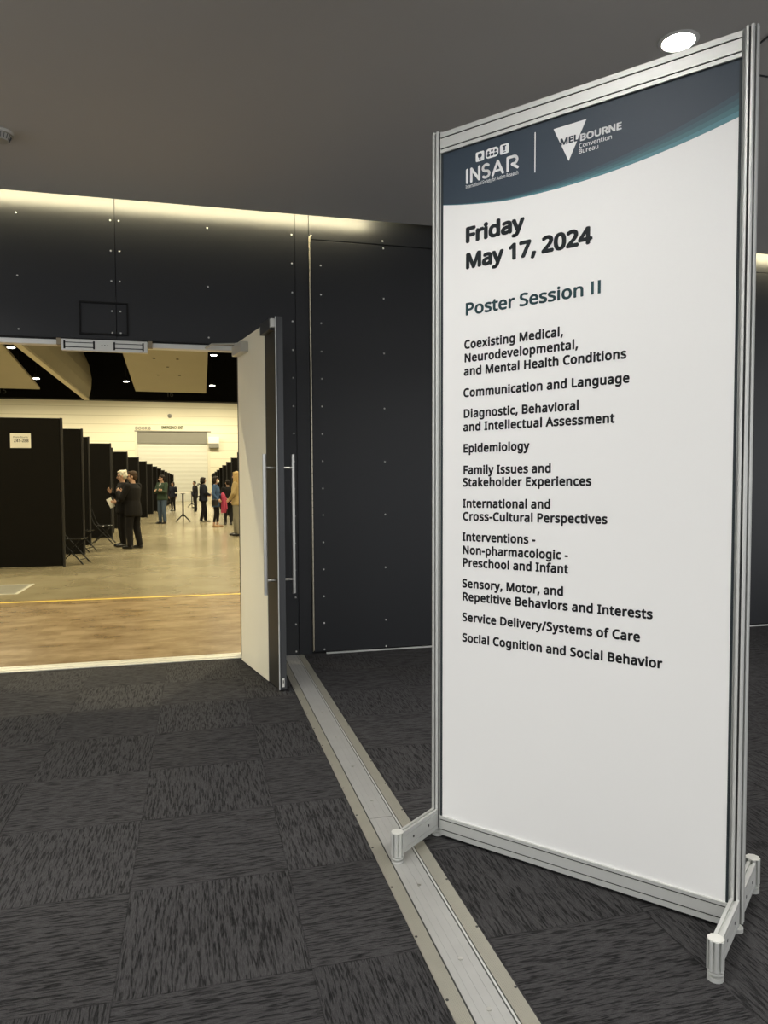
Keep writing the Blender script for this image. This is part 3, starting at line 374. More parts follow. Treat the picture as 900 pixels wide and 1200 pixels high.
# black wire frame on the wall above the lock
af = empty('access_panel', (-.644, YW, 2.606)); tag(af, 'thin black rectangular frame on the charcoal panels above the magnetic lock', 'access panel')
for nm, a, b in (('frame_bar', (-.172, -.016, .109), (.172, -.001, .122)), ('frame_bar', (-.172, -.016, -.122), (.172, -.001, -.109)), ('frame_bar', (-.172, -.016, -.109), (-.160, -.001, .109)), ('frame_bar', (.160, -.016, -.109), (.172, -.001, .109))):
    q = MB(); q.box(a, b); q.build(nm, M['black_metal'], af, bevel=.003)

# magnetic lock under the lintel
ml = empty('magnetic_lock', (-.638, YW - .012, 2.405)); tag(ml, 'silver double magnetic lock hanging under the lintel of the doorway', 'lock')
q = MB(); q.box((-.300, -.012, -.044), (.300, .033, .040)); q.build('lock_body', M['alu_bright'], ml, bevel=.003)
for x0 in (-.285, .06):
    q = MB()
    for a, b in (((0, .012), (.215, .017)), ((0, -.022), (.215, -.016)), ((0, -.032), (.012, .027)), ((.203, -.032), (.215, .027))): q.box((x0 + a[0], -.0145, a[1]), (x0 + b[0], -.011, b[1]))
    q.build('coil_frame', M['gap'], ml)
q = MB()
for dx in (-.02, 0, .02): q.cyl((dx, -.013, 0), (dx, -.011, 0), .004, 8)
q.build('indicator', M['gap'], ml)
for s in (-1, 1):
    q = MB(); q.box((s * .318 - .016, -.006, -.004), (s * .318 + .016, .05, .046)); q.build('bracket', M['brass'], ml, bevel=.002)

# ceiling fittings
def downlight(x, y, z, name, label, r, power, size, lamp, col, spot=None, body=True, group=None, cat='light', blend=.6):
    t = empty(name, (x, y, z)); tag(t, label, cat, group)
    if name == 'downlight':
        b = MB(); 
        for i in range(24):
            a0, a1 = 2 * PI * i / 24, 2 * PI * (i + 1) / 24
            P = lambda a, rr, zz: (rr * math.cos(a), rr * math.sin(a), zz)
            b.add([P(a0, r, -.008), P(a1, r, -.008), P(a1, r * 1.25, -.002), P(a0, r * 1.25, -.002)], [(0, 1, 2, 3)])
            b.add([P(a0, r, -.008), P(a1, r, -.008), P(a1, r * .97, .0), P(a0, r * .97, .0)], [(0, 1, 2, 3)])
        b.build('rim', M['white_frame'], t, smooth=True)
        b = MB(); b.cyl((0, 0, -.004), (0, 0, -.001), r * .97, 24); b.build('lens', lamp, t)
    else:
        b = MB(); b.cone((0, 0, .02), (0, 0, .34), r, r * .45, 20); b.build('shade', M['black_metal'], t, smooth=True)
        b = MB(); b.cyl((0, 0, .005), (0, 0, .02), r * .95, 20); b.build('lens', lamp, t)
        b = MB(); b.cyl((0, 0, .33), (0, 0, 12.9 - z), .02, 8); b.build('rod', M['black_metal'], t)
    ld = bpy.data.lights.new(name + '_lamp', 'SPOT' if spot else 'POINT'); lo = bpy.data.objects.new(name + '_bulb', ld); COL.objects.link(lo)
    ld.energy = power; ld.color = col; ld.shadow_soft_size = size
    if spot: ld.spot_size = math.radians(spot); ld.spot_blend = blend
    lo.parent = t; lo.location = (0, 0, -.03)
    return t
FOY = (1, .972, .925)
downlight(2.238, 3.083, CZ, 'downlight', 'bright lit ceiling downlight just above the top rail of the sign', .075, FOY_P, .06, M['lamp_on'], FOY, 140)
for x, y in ((-1.35, 2.0), (.10, 1.45), (-.9, -.6), (2.0, -.7), (-2.25, 4.2), (-3.4, .6), (4.6, 3.1), (4.4, .6), (.6, -3.0)):  # unseen downlights, added and placed to brighten the sign and door leaf
    downlight(x, y, CZ, 'downlight', 'added ceiling downlight of the foyer, unseen out of the picture', .075, FOY_P, .06, M['lamp_on'], FOY, 140, group='added foyer downlights')
sd = empty('smoke_detector', (-1.085, 4.80, CZ)); tag(sd, 'round pale grey smoke detector on the ceiling at the left edge', 'smoke detector')
q = MB(); q.cone((0, 0, 0), (0, 0, -.018), .078, .074, 28); q.build('base', M['closer'], sd, smooth=True)
q = MB(); q.cone((0, 0, -.018), (0, 0, -.05), .062, .046, 28); q.build('sensor_head', M['closer'], sd, smooth=True)
q = MB()
for i in range(20):
    a = 2 * PI * i / 20; q.cyl((.063 * math.cos(a), .063 * math.sin(a), -.019), (.052 * math.cos(a), .052 * math.sin(a), -.044), .002, 5)
q.build('grille', M['door_edge'], sd)

# ------------------------------------------------------------------ floor joint cover (aluminium)
ej = empty('floor_joint_cover', (.61, 0, 0)); tag(ej, 'long aluminium expansion joint cover running over the carpet under the sign foot', 'floor cover')
Y0, Y1 = -4., 5.834
q = MB()
for i in range(9):
    x = i * .0050; q.box((x, Y0, 0), (x + .0037, Y1, .0036)); q.box((x + .0037, Y0, 0), (x + .0050, Y1, .0026))
q.build('side_flange', M['track_side'], ej)
q = MB()
for i in range(9):
    x = .16 + i * .0050; q.box((x, Y0, 0), (x + .0037, Y1, .0036)); q.box((x + .0037, Y0, 0), (x + .0050, Y1, .0026))
q.build('side_flange', M['track_side'], ej)
q = MB(); q.box((.045, Y0, 0), (.050, Y1, .0012)); q.box((.146, Y0, 0), (.150, Y1, .0012)); q.box((.156, Y0, 0), (.160, Y1, .0012)); q.build('groove', M['alu_dark'], ej)
q = MB(); q.box((.150, Y0, 0), (.156, Y1, .0034)); q.build('centre_rib', M['alu'], ej)
q = MB()
ys = [-4., 2.855, 5.834]
for a, b in ((Y0, 2.853), (2.857, Y1)):
    x = .050
    for w in (.020, .025, .027, .024): q.box((x, a, 0), (x + w - .0012, b, .0034)); q.box((x + w - .0012, a, 0), (x + w, b, .0026)); x += w
q.build('cover_plate', M['track'], ej)
for y in (1.72, 1.93, 2.33, 2.62, 3.02, 3.42, 3.85, 4.3, 4.75):
    q = MB(); q.cyl((.098, y, .0030), (.098, y, .0050), .0072, 12); q.cyl((.098, y, .0049), (.098, y, .0054), .004, 6); q.build('screw', M['steel'], ej, smooth=True)
for i in range(15):
    for x in (.006, .2):
        y = 1.5 + i * .28
        q = MB(); q.cyl((x, y, .0032), (x, y, .0046), .0045, 8); q.build('screw', M['alu_dark'], ej)

# ------------------------------------------------------------------ door leaf
dl = MB(); LW, LT, LH = .952, .047, 2.452
dir_ = Vector((.191, -.933, 0)).normalized(); rzl = math.atan2(dir_.y, dir_.x)
# local: x along the leaf from hinge, y towards the hall-face (left of travel is +y), z up
lf = empty('door_1', (.322, 5.745, 0), rzl); struct(lf, 'open cream and black door leaf swung out into the foyer', 'door')
SIDE = -1.           # hall face lies on local -y
q = MB(); q.box((0, .0, .012), (.70, LT, LH)); q.build('leaf', M['cream_door'], lf, bevel=.002)
q = MB(); q.box((.70, .004, .012), (LW - .012, LT - .001, LH)); q.build('lock_stile', M['door_dark'], lf)
q = MB(); q.box((LW - .012, -.001, .012), (LW, LT + .001, LH + .002)); q.box((LW - .001, .012, .02), (LW + .002, LT - .006, LH - .01)); q.build('edge_strip', M['door_edge'], lf, bevel=.001)
q = MB(); q.box((LW - .004, -.003, .012), (LW + .0015, .003, LH)); q.build('edge_bead', M['alu'], lf)
q = MB(); q.box((0, LT, .012), (LW - .012, LT + .004, LH)); q.build('outer_face', M['charcoal'], lf)
q = MB(); q.box((.70, -.030, 2.372), (.915, .004, 2.448)); q.build('armature_housing', M['door_edge'], lf, bevel=.002)
q = MB(); q.box((.915, -.028, 2.385), (.944, .003, 2.440)); q.build('armature_plate', M['alu_bright'], lf, bevel=.002)
q = MB(); q.box((.05, -.058, 2.335), (.30, 0, 2.408)); cl = q.build('door_closer', M['closer'], lf, bevel=.004)
q = MB(); q.box((.052, -.055, 2.334), (.298, -.004, 2.3345)); q.cyl((.12, -.035, 2.408), (.12, -.035, 2.425), .014, 14); q.build('closer_spindle', M['steel'], cl, smooth=True)
q = MB(); q.tube([(.12, -.035, 2.418), (.02, -.20, 2.420), (-.165, -.21, 2.422)], .008, 8); q.build('closer_arm', M['closer'], cl, smooth=True)
for s, y in ((-1, -.072), (1, LT + .076)):
    q = MB(); q.cyl((.905, y, .640), (.905, y, 1.565), .0125, 16); hd = q.build('pull_handle', M['steel'], lf, smooth=True)
    for zz in (.735, 1.475):
        q = MB(); q.cyl((.905, y, zz), (.905, 0 if s < 0 else LT, zz), .009, 12); q.build('standoff', M['steel'], hd, smooth=True)
q = MB(); q.box((.80, LT + .004, 1.36), (.86, LT + .008, 1.44)); q.cyl((.83, LT + .005, 1.40), (.83, LT + .016, 1.40), .014, 14); q.build('lock_cylinder', M['alu_bright'], lf, smooth=True)
q = MB(); q.box((LW + .0015, .016, .03), (LW + .0035, .032, .088)); q.cyl((LW + .003, .024, .045), (LW + .0045, .024, .045), .005, 8, 0); q.build('flush_bolt', M['alu_bright'], lf)
q = MB(); q.box((LW + .003, .021, .056), (LW + .0045, .027, .076)); q.build('bolt_slot', M['gap'], lf)

# ------------------------------------------------------------------ the sign
SW, SH, TL = 1.0624, 2.6628, .00688
sg = empty('sign_board', (.887, 2.668, 0), -.88391)
tag(sg, 'tall white freestanding sign listing poster session topics in an aluminium frame', 'sign')
def SHR(x, y, z): return (x + TL * z, y, z)
def octa(r, slot=.0033, dep=.011):
    """octagonal extrusion profile with a slot in each face"""
    P = []
    for k in range(8):
        a = PI / 8 + k * PI / 4; b = a + PI / 4; A = (math.cos(a) * r, math.sin(a) * r); B = (math.cos(b) * r, math.sin(b) * r)
        mx_, my_ = (A[0] + B[0]) / 2, (A[1] + B[1]) / 2; L = math.hypot(B[0] - A[0], B[1] - A[1]); tx, ty = (B[0] - A[0]) / L, (B[1] - A[1]) / L
        n = math.hypot(mx_, my_); nx, ny = mx_ / n, my_ / n
        P += [A, (mx_ - tx * slot, my_ - ty * slot), (mx_ - tx * slot - nx * dep, my_ - ty * slot - ny * dep), (mx_ + tx * slot - nx * dep, my_ + ty * slot - ny * dep), (mx_ + tx * slot, my_ + ty * slot)]
    return P
RP = .0232
OCT = octa(RP)
def sgb(mb, name, mats, parent=None, **k):
    mb.v = [SHR(*p) for p in mb.v]; return mb.build(name, mats, parent or sg, **k)
for px in (0, SW):
    q = MB(); q.prism([(px + a, b) for a, b in OCT], .030, SH); post = sgb(q, 'post', M['alu'])
    q = MB(); q.cyl((px, 0, .0), (px, 0, .012), .021, 16); q.cyl((px, 0, .012), (px, 0, .03), .010, 12); sgb(q, 'levelling_foot', M['alu'], post, smooth=True)
    q = MB(); q.prism([(px + math.cos(PI / 8 + k * PI / 4) * .0142, math.sin(PI / 8 + k * PI / 4) * .0142) for k in range(8)], .031, SH - .002); sgb(q, 'post_core', M['alu_dark'], post)
    for s, ln in ((-1, .2706), (1, .2650)):
        ft = MB(); yb = s * ln
        ft.prism([(px + a, yb + b) for a, b in OCT], .028, .112); foot = sgb(ft, 'foot', M['alu'])
        zb = .0045 if (px == 0 and s < 0) else .0
        q = MB(); q.cyl((px, yb, zb), (px, yb, .012), .0215, 16); q.cyl((px, yb, .012), (px, yb, .028), .012, 12); q.cyl((px, yb, .019), (px, yb, .024), .022, 16); sgb(q, 'levelling_foot', M['alu'], foot, smooth=True)
        q = MB(); q.cyl((px, yb, .112), (px, yb, .1145), RP * .96, 8); q.v = [(Matrix.Rotation(0, 3, 'Z') @ Vector(p)) for p in q.v]; sgb(q, 'end_cap', M['alu_bright'], foot)
        q = MB(); a, b = sorted((s * .021, yb - s * .021))
        prof = [(-.013, .030), (.013, .030), (.013, .046), (.010, .046), (.010, .049), (.013, .049), (.013, .090), (.010, .090), (.010, .093), (.013, .093), (.013, .106), (.004, .106), (.004, .099), (-.004, .099), (-.004, .106), (-.013, .106), (-.013, .093), (-.010, .093), (-.010, .090), (-.013, .090), (-.013, .049), (-.010, .049), (-.010, .046), (-.013, .046)]
        q.prism([(px + c, d) for c, d in prof], a, b, fn=lambda x, z, y: (x, y, z)); sgb(q, 'foot_rail', M['alu'], foot)
        for yy in (s * .085, s * .185):
            q = MB(); q.cyl((px - .0138, yy, .068), (px + .0138, yy, .068), .005, 10); sgb(q, 'rail_bolt', M['alu_dark'], foot)
def rail(name, z0, z1, g0, g1):
    q = MB(); y0 = -.020; d = .005; w = .0048
    prof = [(y0, z0), (.020, z0), (.020, z1), (y0, z1), (y0, g1 + w), (y0 + d, g1 + w), (y0 + d, g1), (y0, g1), (y0, g0 + w), (y0 + d, g0 + w), (y0 + d, g0), (y0, g0)]
    q.prism(prof, .0205, SW - .0205, fn=lambda y, z, x: (x, y, z)); r = sgb(q, name, M['alu'])
    q = MB()
    for g in (g0, g1): q.box((.021, y0 + .0035, g - .0002), (SW - .021, y0 + .0055, g + w + .0002))
    sgb(q, 'rail_groove', M['gap'], r)
rail('top_rail', 2.5805, 2.6545, 2.5925, 2.6325)
rail('bottom_rail', .013, .0835, .030, .068)
YP = -.012
q = MB(); q.box((.026, YP, .080), (SW - .0255, YP + .006, 2.584)); pn = sgb(q, 'panel', M['panel_white'])
q = MB(); q.box((.0205, YP - .002, .0836), (.0285, YP + .007, 2.5805)); q.box((SW - .0275, YP - .001, .0836), (SW - .0205, YP + .007, 2.5805)); q.box((.0285, YP - .001, 2.5765), (SW - .0275, YP + .007, 2.5805))
sgb(q, 'gasket', [M['ink_dark']], pn)
# header band
low = lambda u: 2.344 + .20 * (u - .44) ** 2 + (.012 if False else 0) - .0 + max(0, .28 - u) * .055
def upp(u): return low(u) + .003 + .068 * (max(u, 0) / 1.036) ** 1.7
N = 40; us = [.0285 + (1.0349 - .0285) * i / N for i in range(N + 1)]
def strip(fa, fb, m, yo):
    q = MB()
    for a, b in zip(us, us[1:]): q.add([(a, yo, fa(a)), (b, yo, fa(b)), (b, yo, fb(b)), (a, yo, fb(a))], [(0, 1, 2, 3)])
    return sgb(q, 'header_band', m, pn)
strip(upp, lambda u: 2.5765, M['navy'], YP - .0004)
for k in range(4):
    strip(lambda u, k=k: low(u) + (3 - k) / 4 * (upp(u) - low(u)), lambda u, k=k: low(u) + (4 - k) / 4 * (upp(u) - low(u)), M['teal%d' % k], YP - .0004)
TY = YP - .0008
pl = lambda x, z: (x, TY, z)
def line(s, x0, x1, z, cap, bold, m, track=0., name='lettering'):
    q = MB(); text_mesh(q, s, x0, x1, z, cap, bold, pl, 0, track); return sgb(q, name, m, pn)
line('Friday', .126, .351, 2.2315, .0585, 54, M['ink_dark'])
line('May 17, 2024', .127, .595, 2.138, .0585, 54, M['ink_dark'])
line('Poster Session', .125, .572, 1.9715, .0455, 30, M['ink_teal'])
q = MB(); q.box((.598, TY - .0002, 1.9725), (.6072, TY, 2.0155)); q.box((.6205, TY - .0002, 1.9725), (.630, TY, 2.0155)); sgb(q, 'lettering', M['ink_teal'], pn)
for s, z, a, b in (('Coexisting Medical,', 1.8502, .1216, .501), ('Neurodevelopmental,', 1.8013, .1218, .5535), ('and Mental Health Conditions', 1.7525, .1209, .7146), ('Communication and Language', 1.6746, .1186, .7255), ('Diagnostic, Behavioral', 1.5985, .1188, .5591), ('and Intellectual Assessment', 1.5493, .1186, .6782), ('Epidemiology', 1.4708, .1181, .379), ('Family Issues and', 1.3911, .1184, .4619), ('Stakeholder Experiences', 1.346, .1174, .6034), ('International and', 1.2679, .1177, .461), ('Cross-Cultural Perspectives', 1.2204, .1178, .6584), ('Interventions -', 1.1442, .1166, .405), ('Non-pharmacologic -', 1.0956, .1167, .5247), ('Preschool and Infant', 1.0488, .1169, .5251), ('Sensory, Motor, and', .9712, .116, .5097), ('Repetitive Behaviors and Interests', .922, .1162, .807), ('Service Delivery/Systems of Care', .8452, .1164, .7686), ('Social Cognition and Social Behavior', .7682, .1166, .8379)):
    line(s, a, b, z, .0325, 44, M['ink'], 40)
# left logo: three small rounded tiles over the society name
def stroke(mb, pts, r, n=10):
    for (ax, az), (bx, bz) in zip(pts, pts[1:]):
        d = Vector((bx - ax, bz - az)); L = d.length
        if L < 1e-6: continue
        nx, nz = -d.y / L * r, d.x / L * r
        mb.add([pl(ax + nx, az + nz), pl(ax - nx, az - nz), pl(bx - nx, bz - nz), pl(bx + nx, bz + nz)], [(0, 1, 2, 3)])
    for x, z in pts: disc(mb, x, z, r, n)
def disc(mb, x, z, r, n=12, y=None, rz=None):
    y = TY if y is None else y
    mb.add([(x + r * math.cos(2 * PI * i / n), y, z + (rz or r) * math.sin(2 * PI * i / n)) for i in range(n)], [tuple(range(n))])
def rrect(mb, x0, z0, x1, z1, r, y=None):
    y = TY if y is None else y; P = []
    for cx, cz, a0 in ((x1 - r, z1 - r, 0), (x0 + r, z1 - r, 90), (x0 + r, z0 + r, 180), (x1 - r, z0 + r, 270)):
        for i in range(5): a = math.radians(a0 + i * 22.5); P.append((cx + r * math.cos(a), y, cz + r * math.sin(a)))
    mb.add(P, [tuple(range(len(P)))])
lg = MB(); rrect(lg, .166, 2.512, .200, 2.546, .005); rrect(lg, .206, 2.512, .257, 2.546, .012); rrect(lg, .263, 2.512, .297, 2.546, .005); lgo = sgb(lg, 'logo_tiles', M['white_ink'], pn)
q = MB(); TY2 = TY - .0004
disc(q, .183, 2.532, .0085, 14, TY2); rrect(q, .180, 2.516, .186, 2.526, .001, TY2); sgb(q, 'logo_icon', M['navy'], pn); q = MB()
for dx in (-.014, 0, .014):
    disc(q, .2315 + dx, 2.5335 + (.003 if dx == 0 else 0), .0045, 10, TY2); rrect(q, .2315 + dx - .006, 2.518, .2315 + dx + .006, 2.5275, .004, TY2)
sgb(q, 'logo_icon', M['navy'], pn); q = MB()
rrect(q, .273, 2.537, .287, 2.541, .001, TY2); rrect(q, .2765, 2.523, .2835, 2.538, .002, TY2); rrect(q, .274, 2.517, .286, 2.520, .001, TY2)
sgb(q, 'logo_icon', M['navy'], pn)
q = MB(); r = .0048; zb, zt = 2.4495, 2.494
stroke(q, [(.1305, zb), (.1305, zt)], r)
stroke(q, [(.148, zb), (.148, zt), (.180, zb), (.180, zt)], r)
S = []
for i in range(9): a = math.radians(40 + i * 28.75); S.append((.2075 + .0125 * math.cos(a), 2.483 + .0112 * math.sin(a)))
for i in range(9): a = math.radians(90 - i * 28.75); S.append((.2075 + .0135 * math.cos(a), 2.4605 + .0112 * math.sin(a)))
stroke(q, S, r)
stroke(q, [(.2345, zb), (.2545, zt), (.2745, zb)], r); stroke(q, [(.243, 2.462), (.266, 2.462)], r * .8)
A = [(.293, zb), (.293, zt), (.312, zt)]
for i in range(9): a = math.radians(90 - i * 22.5); A.append((.317 + .0125 * math.cos(a), 2.4815 + .0125 * math.sin(a)))
A += [(.310, 2.469), (.331, zb + .004)]
stroke(q, A, r)
sgb(q, 'lettering', M['white_ink'], pn)
line('International Society for Autism Research', .125, .334, 2.4285, .0125, 4, M['white_ink'])
q = MB(); q.box((.3945, TY - .0001, 2.418), (.398, TY, 2.553)); sgb(q, 'divider', M['white_ink'], pn)
q = MB(); q.add([pl(.463, 2.544), pl(.517, 2.425), pl(.577, 2.544)], [(0, 1, 2)]); sgb(q, 'logo_triangle', M['white_ink'], pn)
TYs = TY; TY = TY - .0004
line('MEL', .4875, .549, 2.482, .0225, 50, M['navy'])
TY = TYs
line('BOURNE', .556, .692, 2.478, .0235, 48, M['white_ink'])
line('Convention', .5525, .662, 2.457, .0145, 14, M['white_ink'])
line('Bureau', .5515, .618, 2.4385, .0145, 14, M['white_ink'])
# ------------------------------------------------------------------ exhibition hall beyond the doorway
mb = MB(); mb.box((-26, 5.866, -.12), (14, 75.2, -.001)); struct(mb.build('floor_hall', M['concrete']), 'polished yellowish concrete floor of the exhibition hall', 'floor')
mb = MB(); mb.box((-26, 75, 0), (-5.70, 75.3, 13.4)); mb.box((1.40, 75, 0), (14, 75.3, 13.4)); mb.box((-5.70, 75, 6.86), (1.40, 75.3, 13.4)); wf = struct(mb.build('wall_far', M['siding']), 'cream boarded far wall of the exhibition hall', 'wall')
mb = MB(); mb.box((-26.2, 6, 0), (-26, 75.2, 13.4)); struct(mb.build('wall_left', M['hall_wall']), 'left side wall of the exhibition hall', 'wall')
mb = MB(); mb.box((14, 6, 0), (14.2, 75.2, 13.4)); struct(mb.build('wall_right', M['hall_wall']), 'right side wall of the exhibition hall', 'wall')
mb = MB(); mb.box((-26, 6.0, 4.0), (14, 6.1, 13.4)); mb.box((-26, 6.0, 0), (-7, 6.1, 4)); mb.box((9, 6.0, 0), (14, 6.1, 4)); struct(mb.build('wall_front', M['hall_wall']), 'hall side of the wall over the doorway', 'wall')
mb = MB(); mb.box((-26, 6, 12.9), (14, 75.2, 13.1)); struct(mb.build('ceiling_hall', M['ceil_dark']), 'black ceiling of the exhibition hall', 'ceiling')
# dark beam with bay numbers
mb = MB(); mb.box((-26, 62, 8.36), (14, 63, 12.9)); bm_ = struct(mb.build('trim_7', M['ceil_dark']), 'black beam with bay numbers across the hall under the ceiling', 'beam')
def flat_text(s, x0, x1, y, z, cap, bold, m, parent, name='lettering'):
    q = MB(); text_mesh(q, s, x0, x1, z, cap, bold, lambda x, zz: (x, y, zz)); return q.build(name, m, parent)
flat_text('16', -2.22, -1.68, 61.98, 8.68, .42, 26, M['beam_no'], bm_); flat_text('15', -14.55, -14.0, 61.98, 8.66, .42, 26, M['beam_no'], bm_)
# wall lettering, wall fittings
flat_text('DOOR 8', -5.62, -4.20, 74.97, 6.98, .30, 26, M['grey_sign'], wf)
flat_text('EMERGENCY EXIT', -3.18, -1.12, 74.97, 7.08, .30, 40, M['green_sign'], wf)
# roller door
rd = MB(); rd.box((-5.46, 75.10, 0), (1.16, 75.16, 5.75)); rd = struct(rd.build('door_3', M['shutter']), 'large pale roller shutter door in the far wall of the hall', 'roller door')
q = MB(); q.box((-5.46, 75.0, 5.66), (1.16, 75.14, 6.84)); q.build('shutter_box', M['shutter_box'], rd)  # darker grey colour stands in for shade at the door top
for x0 in (-5.70, 1.16):
    q = MB(); q.box((x0, 74.94, 0), (x0 + .24, 75.1, 6.86)); q.build('guide_rail', M['hall_wall'], rd)
q = MB(); q.box((-5.70, 74.90, 6.80), (1.50, 75.0, 6.90)); q.build('head_rail', M['shutter_box'], rd)
mbx = empty('door_motor', (1.85, 74.98, 5.9)); tag(mbx, 'white and grey motor box beside the top of the roller door', 'motor box')
q = MB(); q.box((-.62, -.45, -.22), (.42, 0, .42)); q.build('cover', M['white_frame'], mbx, bevel=.03)
q = MB(); q.box((-.58, -.42, -.66), (.40, 0, -.22)); q.build('gearbox', M['shutter_box'], mbx, bevel=.03)
ws = MB(); ws.cyl((-2.40, 74.99, 8.35), (-2.40, 74.86, 8.35), .20, 20); ws.cone((-2.40, 74.86, 8.35), (-2.40, 74.78, 8.35), .15, .10, 20); tag(ws.build('wall_speaker', M['grey_sign'], smooth=True), 'small round grey fitting high on the far wall over the roller door', 'speaker')
# acoustic panels hanging under the ceiling
def hang_panel(x0, x1, label):
    r = empty('acoustic_panel', ((x0 + x1) / 2, 50, 8.75)); tag(r, label, 'ceiling panel'); w = (x1 - x0) / 2
    q = MB(); q.add([(-w, -7, .80), (w, -7, .83), (w, 5, -.58), (-w, 5, -.56), (-w, -7, .95), (w, -7, .98), (w, 5, -.43), (-w, 5, -.41)], [(0, 1, 2, 3), (4, 7, 6, 5), (0, 4, 5, 1), (1, 5, 6, 2), (2, 6, 7, 3), (3, 7, 4, 0)])
    q.build('panel', M['acoustic'], r)
    for sx in (-.7, .7):
        for y, z in ((-5, .72), (4, -.33)):
            q = MB(); q.cyl((sx * w, y, z), (sx * w, y, 4.1), .02, 6); q.build('hanger', M['black_metal'], r)
    return r
pc = hang_panel(-4.05, .80, 'beige hanging ceiling panel with five small holes in the middle of the hall')
for x, y, z in ((-.9, -3.4, .0), (.8, -3.4, .0), (0, -1.6, .0), (-.85, .4, .0), (.85, .4, .0)):
    zz = .80 - (y + 7) / 12 * 1.37; q = MB(); q.cyl((x * .8, y, zz - .012), (x * .8, y, zz + .02), .09, 12); q.build('hole', M['gap'], pc)
hang_panel(-17.6, -10.3, 'wide beige hanging ceiling panel at the left of the doorway view')
bf = empty('ceiling_baffle', (-8, 44, 8.3)); tag(bf, 'tall beige ceiling baffle with its lit lower edge coloured pale left of the magnetic lock', 'ceiling baffle')
prof = [(.05, 0), (.24, .75), (.30, 1.5), (.12, 2.6), (-.36, 3.75), (-.66, 3.75), (-.18, 2.6), (-.0, 1.5), (-.06, .75), (-.25, 0)]
q = MB(); q.prism(prof, -16, 17, fn=lambda x, z, y: (x, y, z)); q.build('baffle_face', M['acoustic'], bf)
q = MB(); q.box((-.26, -16, -.14), (.08, 17, .0)); q.build('edge_strip', M['acoustic_lit_edge'], bf)  # paler strip stands in for light along the bottom edge
for y in (-12, 0, 12):
    q = MB(); q.cyl((-.5, y, 3.7), (-.5, y, 4.55), .03, 6); q.build('hanger', M['black_metal'], bf)
# high bay lamps
HALLC = (1, .88, .58)
vis = ((-9.2, 42, 8.66, 'lit high bay lamp at the top left corner of the doorway view'), (-9.65, 50.5, 8.27, 'lit high bay lamp left of the long pale baffle edge'), (-4.62, 54.5, 8.78, 'lit high bay lamp left of the middle ceiling panel'),
       (1.18, 47, 9.52, 'nearer lit high bay lamp right of the middle ceiling panel'), (1.28, 56.5, 8.92, 'farther lit high bay lamp right of the middle ceiling panel'))
for x, y, z, lab in vis: downlight(x, y, z, 'high_bay_lamp', lab, .20, HALL_P, .2, M['hall_lamp_on'], HALLC, 150)
for x, y in ((-9.5, 66), (-3.5, 67.5), (2.2, 67.5), (8, 66), (-16, 66)): downlight(x, y + 1.5, 10.6, 'high_bay_lamp', 'added high bay lamp, unseen behind the black beam of the hall', .20, HALL_P * .9, .2, M['hall_lamp_on'], HALLC, 178, group='added lamps behind the beam')  # unseen lamps added to brighten the top of the far wall
for x in (-14, -6.0, 2.0, 9):
    for y in (9.5, 17, 25, 34): downlight(x, y, 9.2, 'high_bay_lamp', 'lit high bay lamp of the hall hidden above the doorway', .20, HALL_P * (.60 if y < 12 else .55 if y < 20 else .8), .2, M['hall_lamp_on'], HALLC, 150, group='lamps above the doorway')

# yellow line, floor box plate
mb = MB(); mb.add([(-9, 9.66, .0008), (13, 9.05, .0008), (13, 9.115, .0008), (-9, 9.725, .0008), (-9, 9.66, -.0005), (13, 9.05, -.0005), (13, 9.115, -.0005), (-9, 9.725, -.0005)], [(0, 1, 2, 3), (4, 7, 6, 5), (0, 4, 5, 1), (2, 6, 7, 3)]); tag(mb.build('floor_line', M['yellow']), 'yellow line painted across the hall floor', 'floor line')
fb = empty('floor_box', (-2.62, 10.75, 0)); tag(fb, 'grey metal access plate set in the hall floor at the left', 'floor plate')
q = MB(); q.box((-.55, -.52, -.002), (.38, .52, .004)); q.build('frame', M['threshold'], fb)
q = MB(); q.box((-.51, -.48, .004), (.34, .48, .006)); q.build('lid', M['plate'], fb, bevel=.001)

# ------------------------------------------------------------------ poster boards
def make_board():
    r = empty('poster_board')
    q = MB(); q.box((-1.19, -.022, .015), (1.19, .022, 2.55)); q.build('fabric_panel', M['board'], r, bevel=.006)
    for s in (-1, 1):
        q = MB(); q.prism([(s * 1.215 + .025 * math.cos(PI / 8 + k * PI / 4), .025 * math.sin(PI / 8 + k * PI / 4)) for k in range(8)], .0, 2.555); q.build('edge_post', M['board_edge'], r)
    return r
ORD = ['first', 'second', 'third', 'fourth', 'fifth', 'sixth', 'seventh', 'eighth', 'ninth', 'tenth', 'eleventh', 'twelfth', 'thirteenth', 'fourteenth', 'fifteenth', 'sixteenth', 'seventeenth', 'eighteenth', 'nineteenth', 'twentieth', 'twenty-first', 'twenty-second', 'twenty-third', 'twenty-fourth', 'twenty-fifth', 'twenty-sixth', 'twenty-seventh', 'twenty-eighth', 'twenty-ninth', 'thirtieth', 'thirty-first']
proto = make_board(); first = True
ysl = [13.6, 15.95, 18.4, 21.0, 23.25, 25.7, 28.0, 30.4, 32.6, 34.8, 36.9, 39.1, 41.2, 43.3]
while ysl[-1] < 70.5: ysl.append(ysl[-1] + 2.3)
for i, y in enumerate(ysl):
    xe = -2.20 + max(0, y - 20) * .0040 - (.20 if (i >= 2 and i % 2 == 0) else 0)
    o = proto if first else copy_tree(proto); first = False
    o.location = (xe - 1.24, y, 0)
    tag(o, 'black fabric poster board carrying the white number sheet, nearest of the left row' if i == 0 else '%s black poster board from the doorway in the left row' % ORD[i], 'poster board', 'black poster boards on the left of the aisle')
ysr = [25.85, 28.4, 30.6, 33.2, 35.5, 38.5, 40.9, 43.3]
while ysr[-1] < 69.5: ysr.append(ysr[-1] + 2.9)
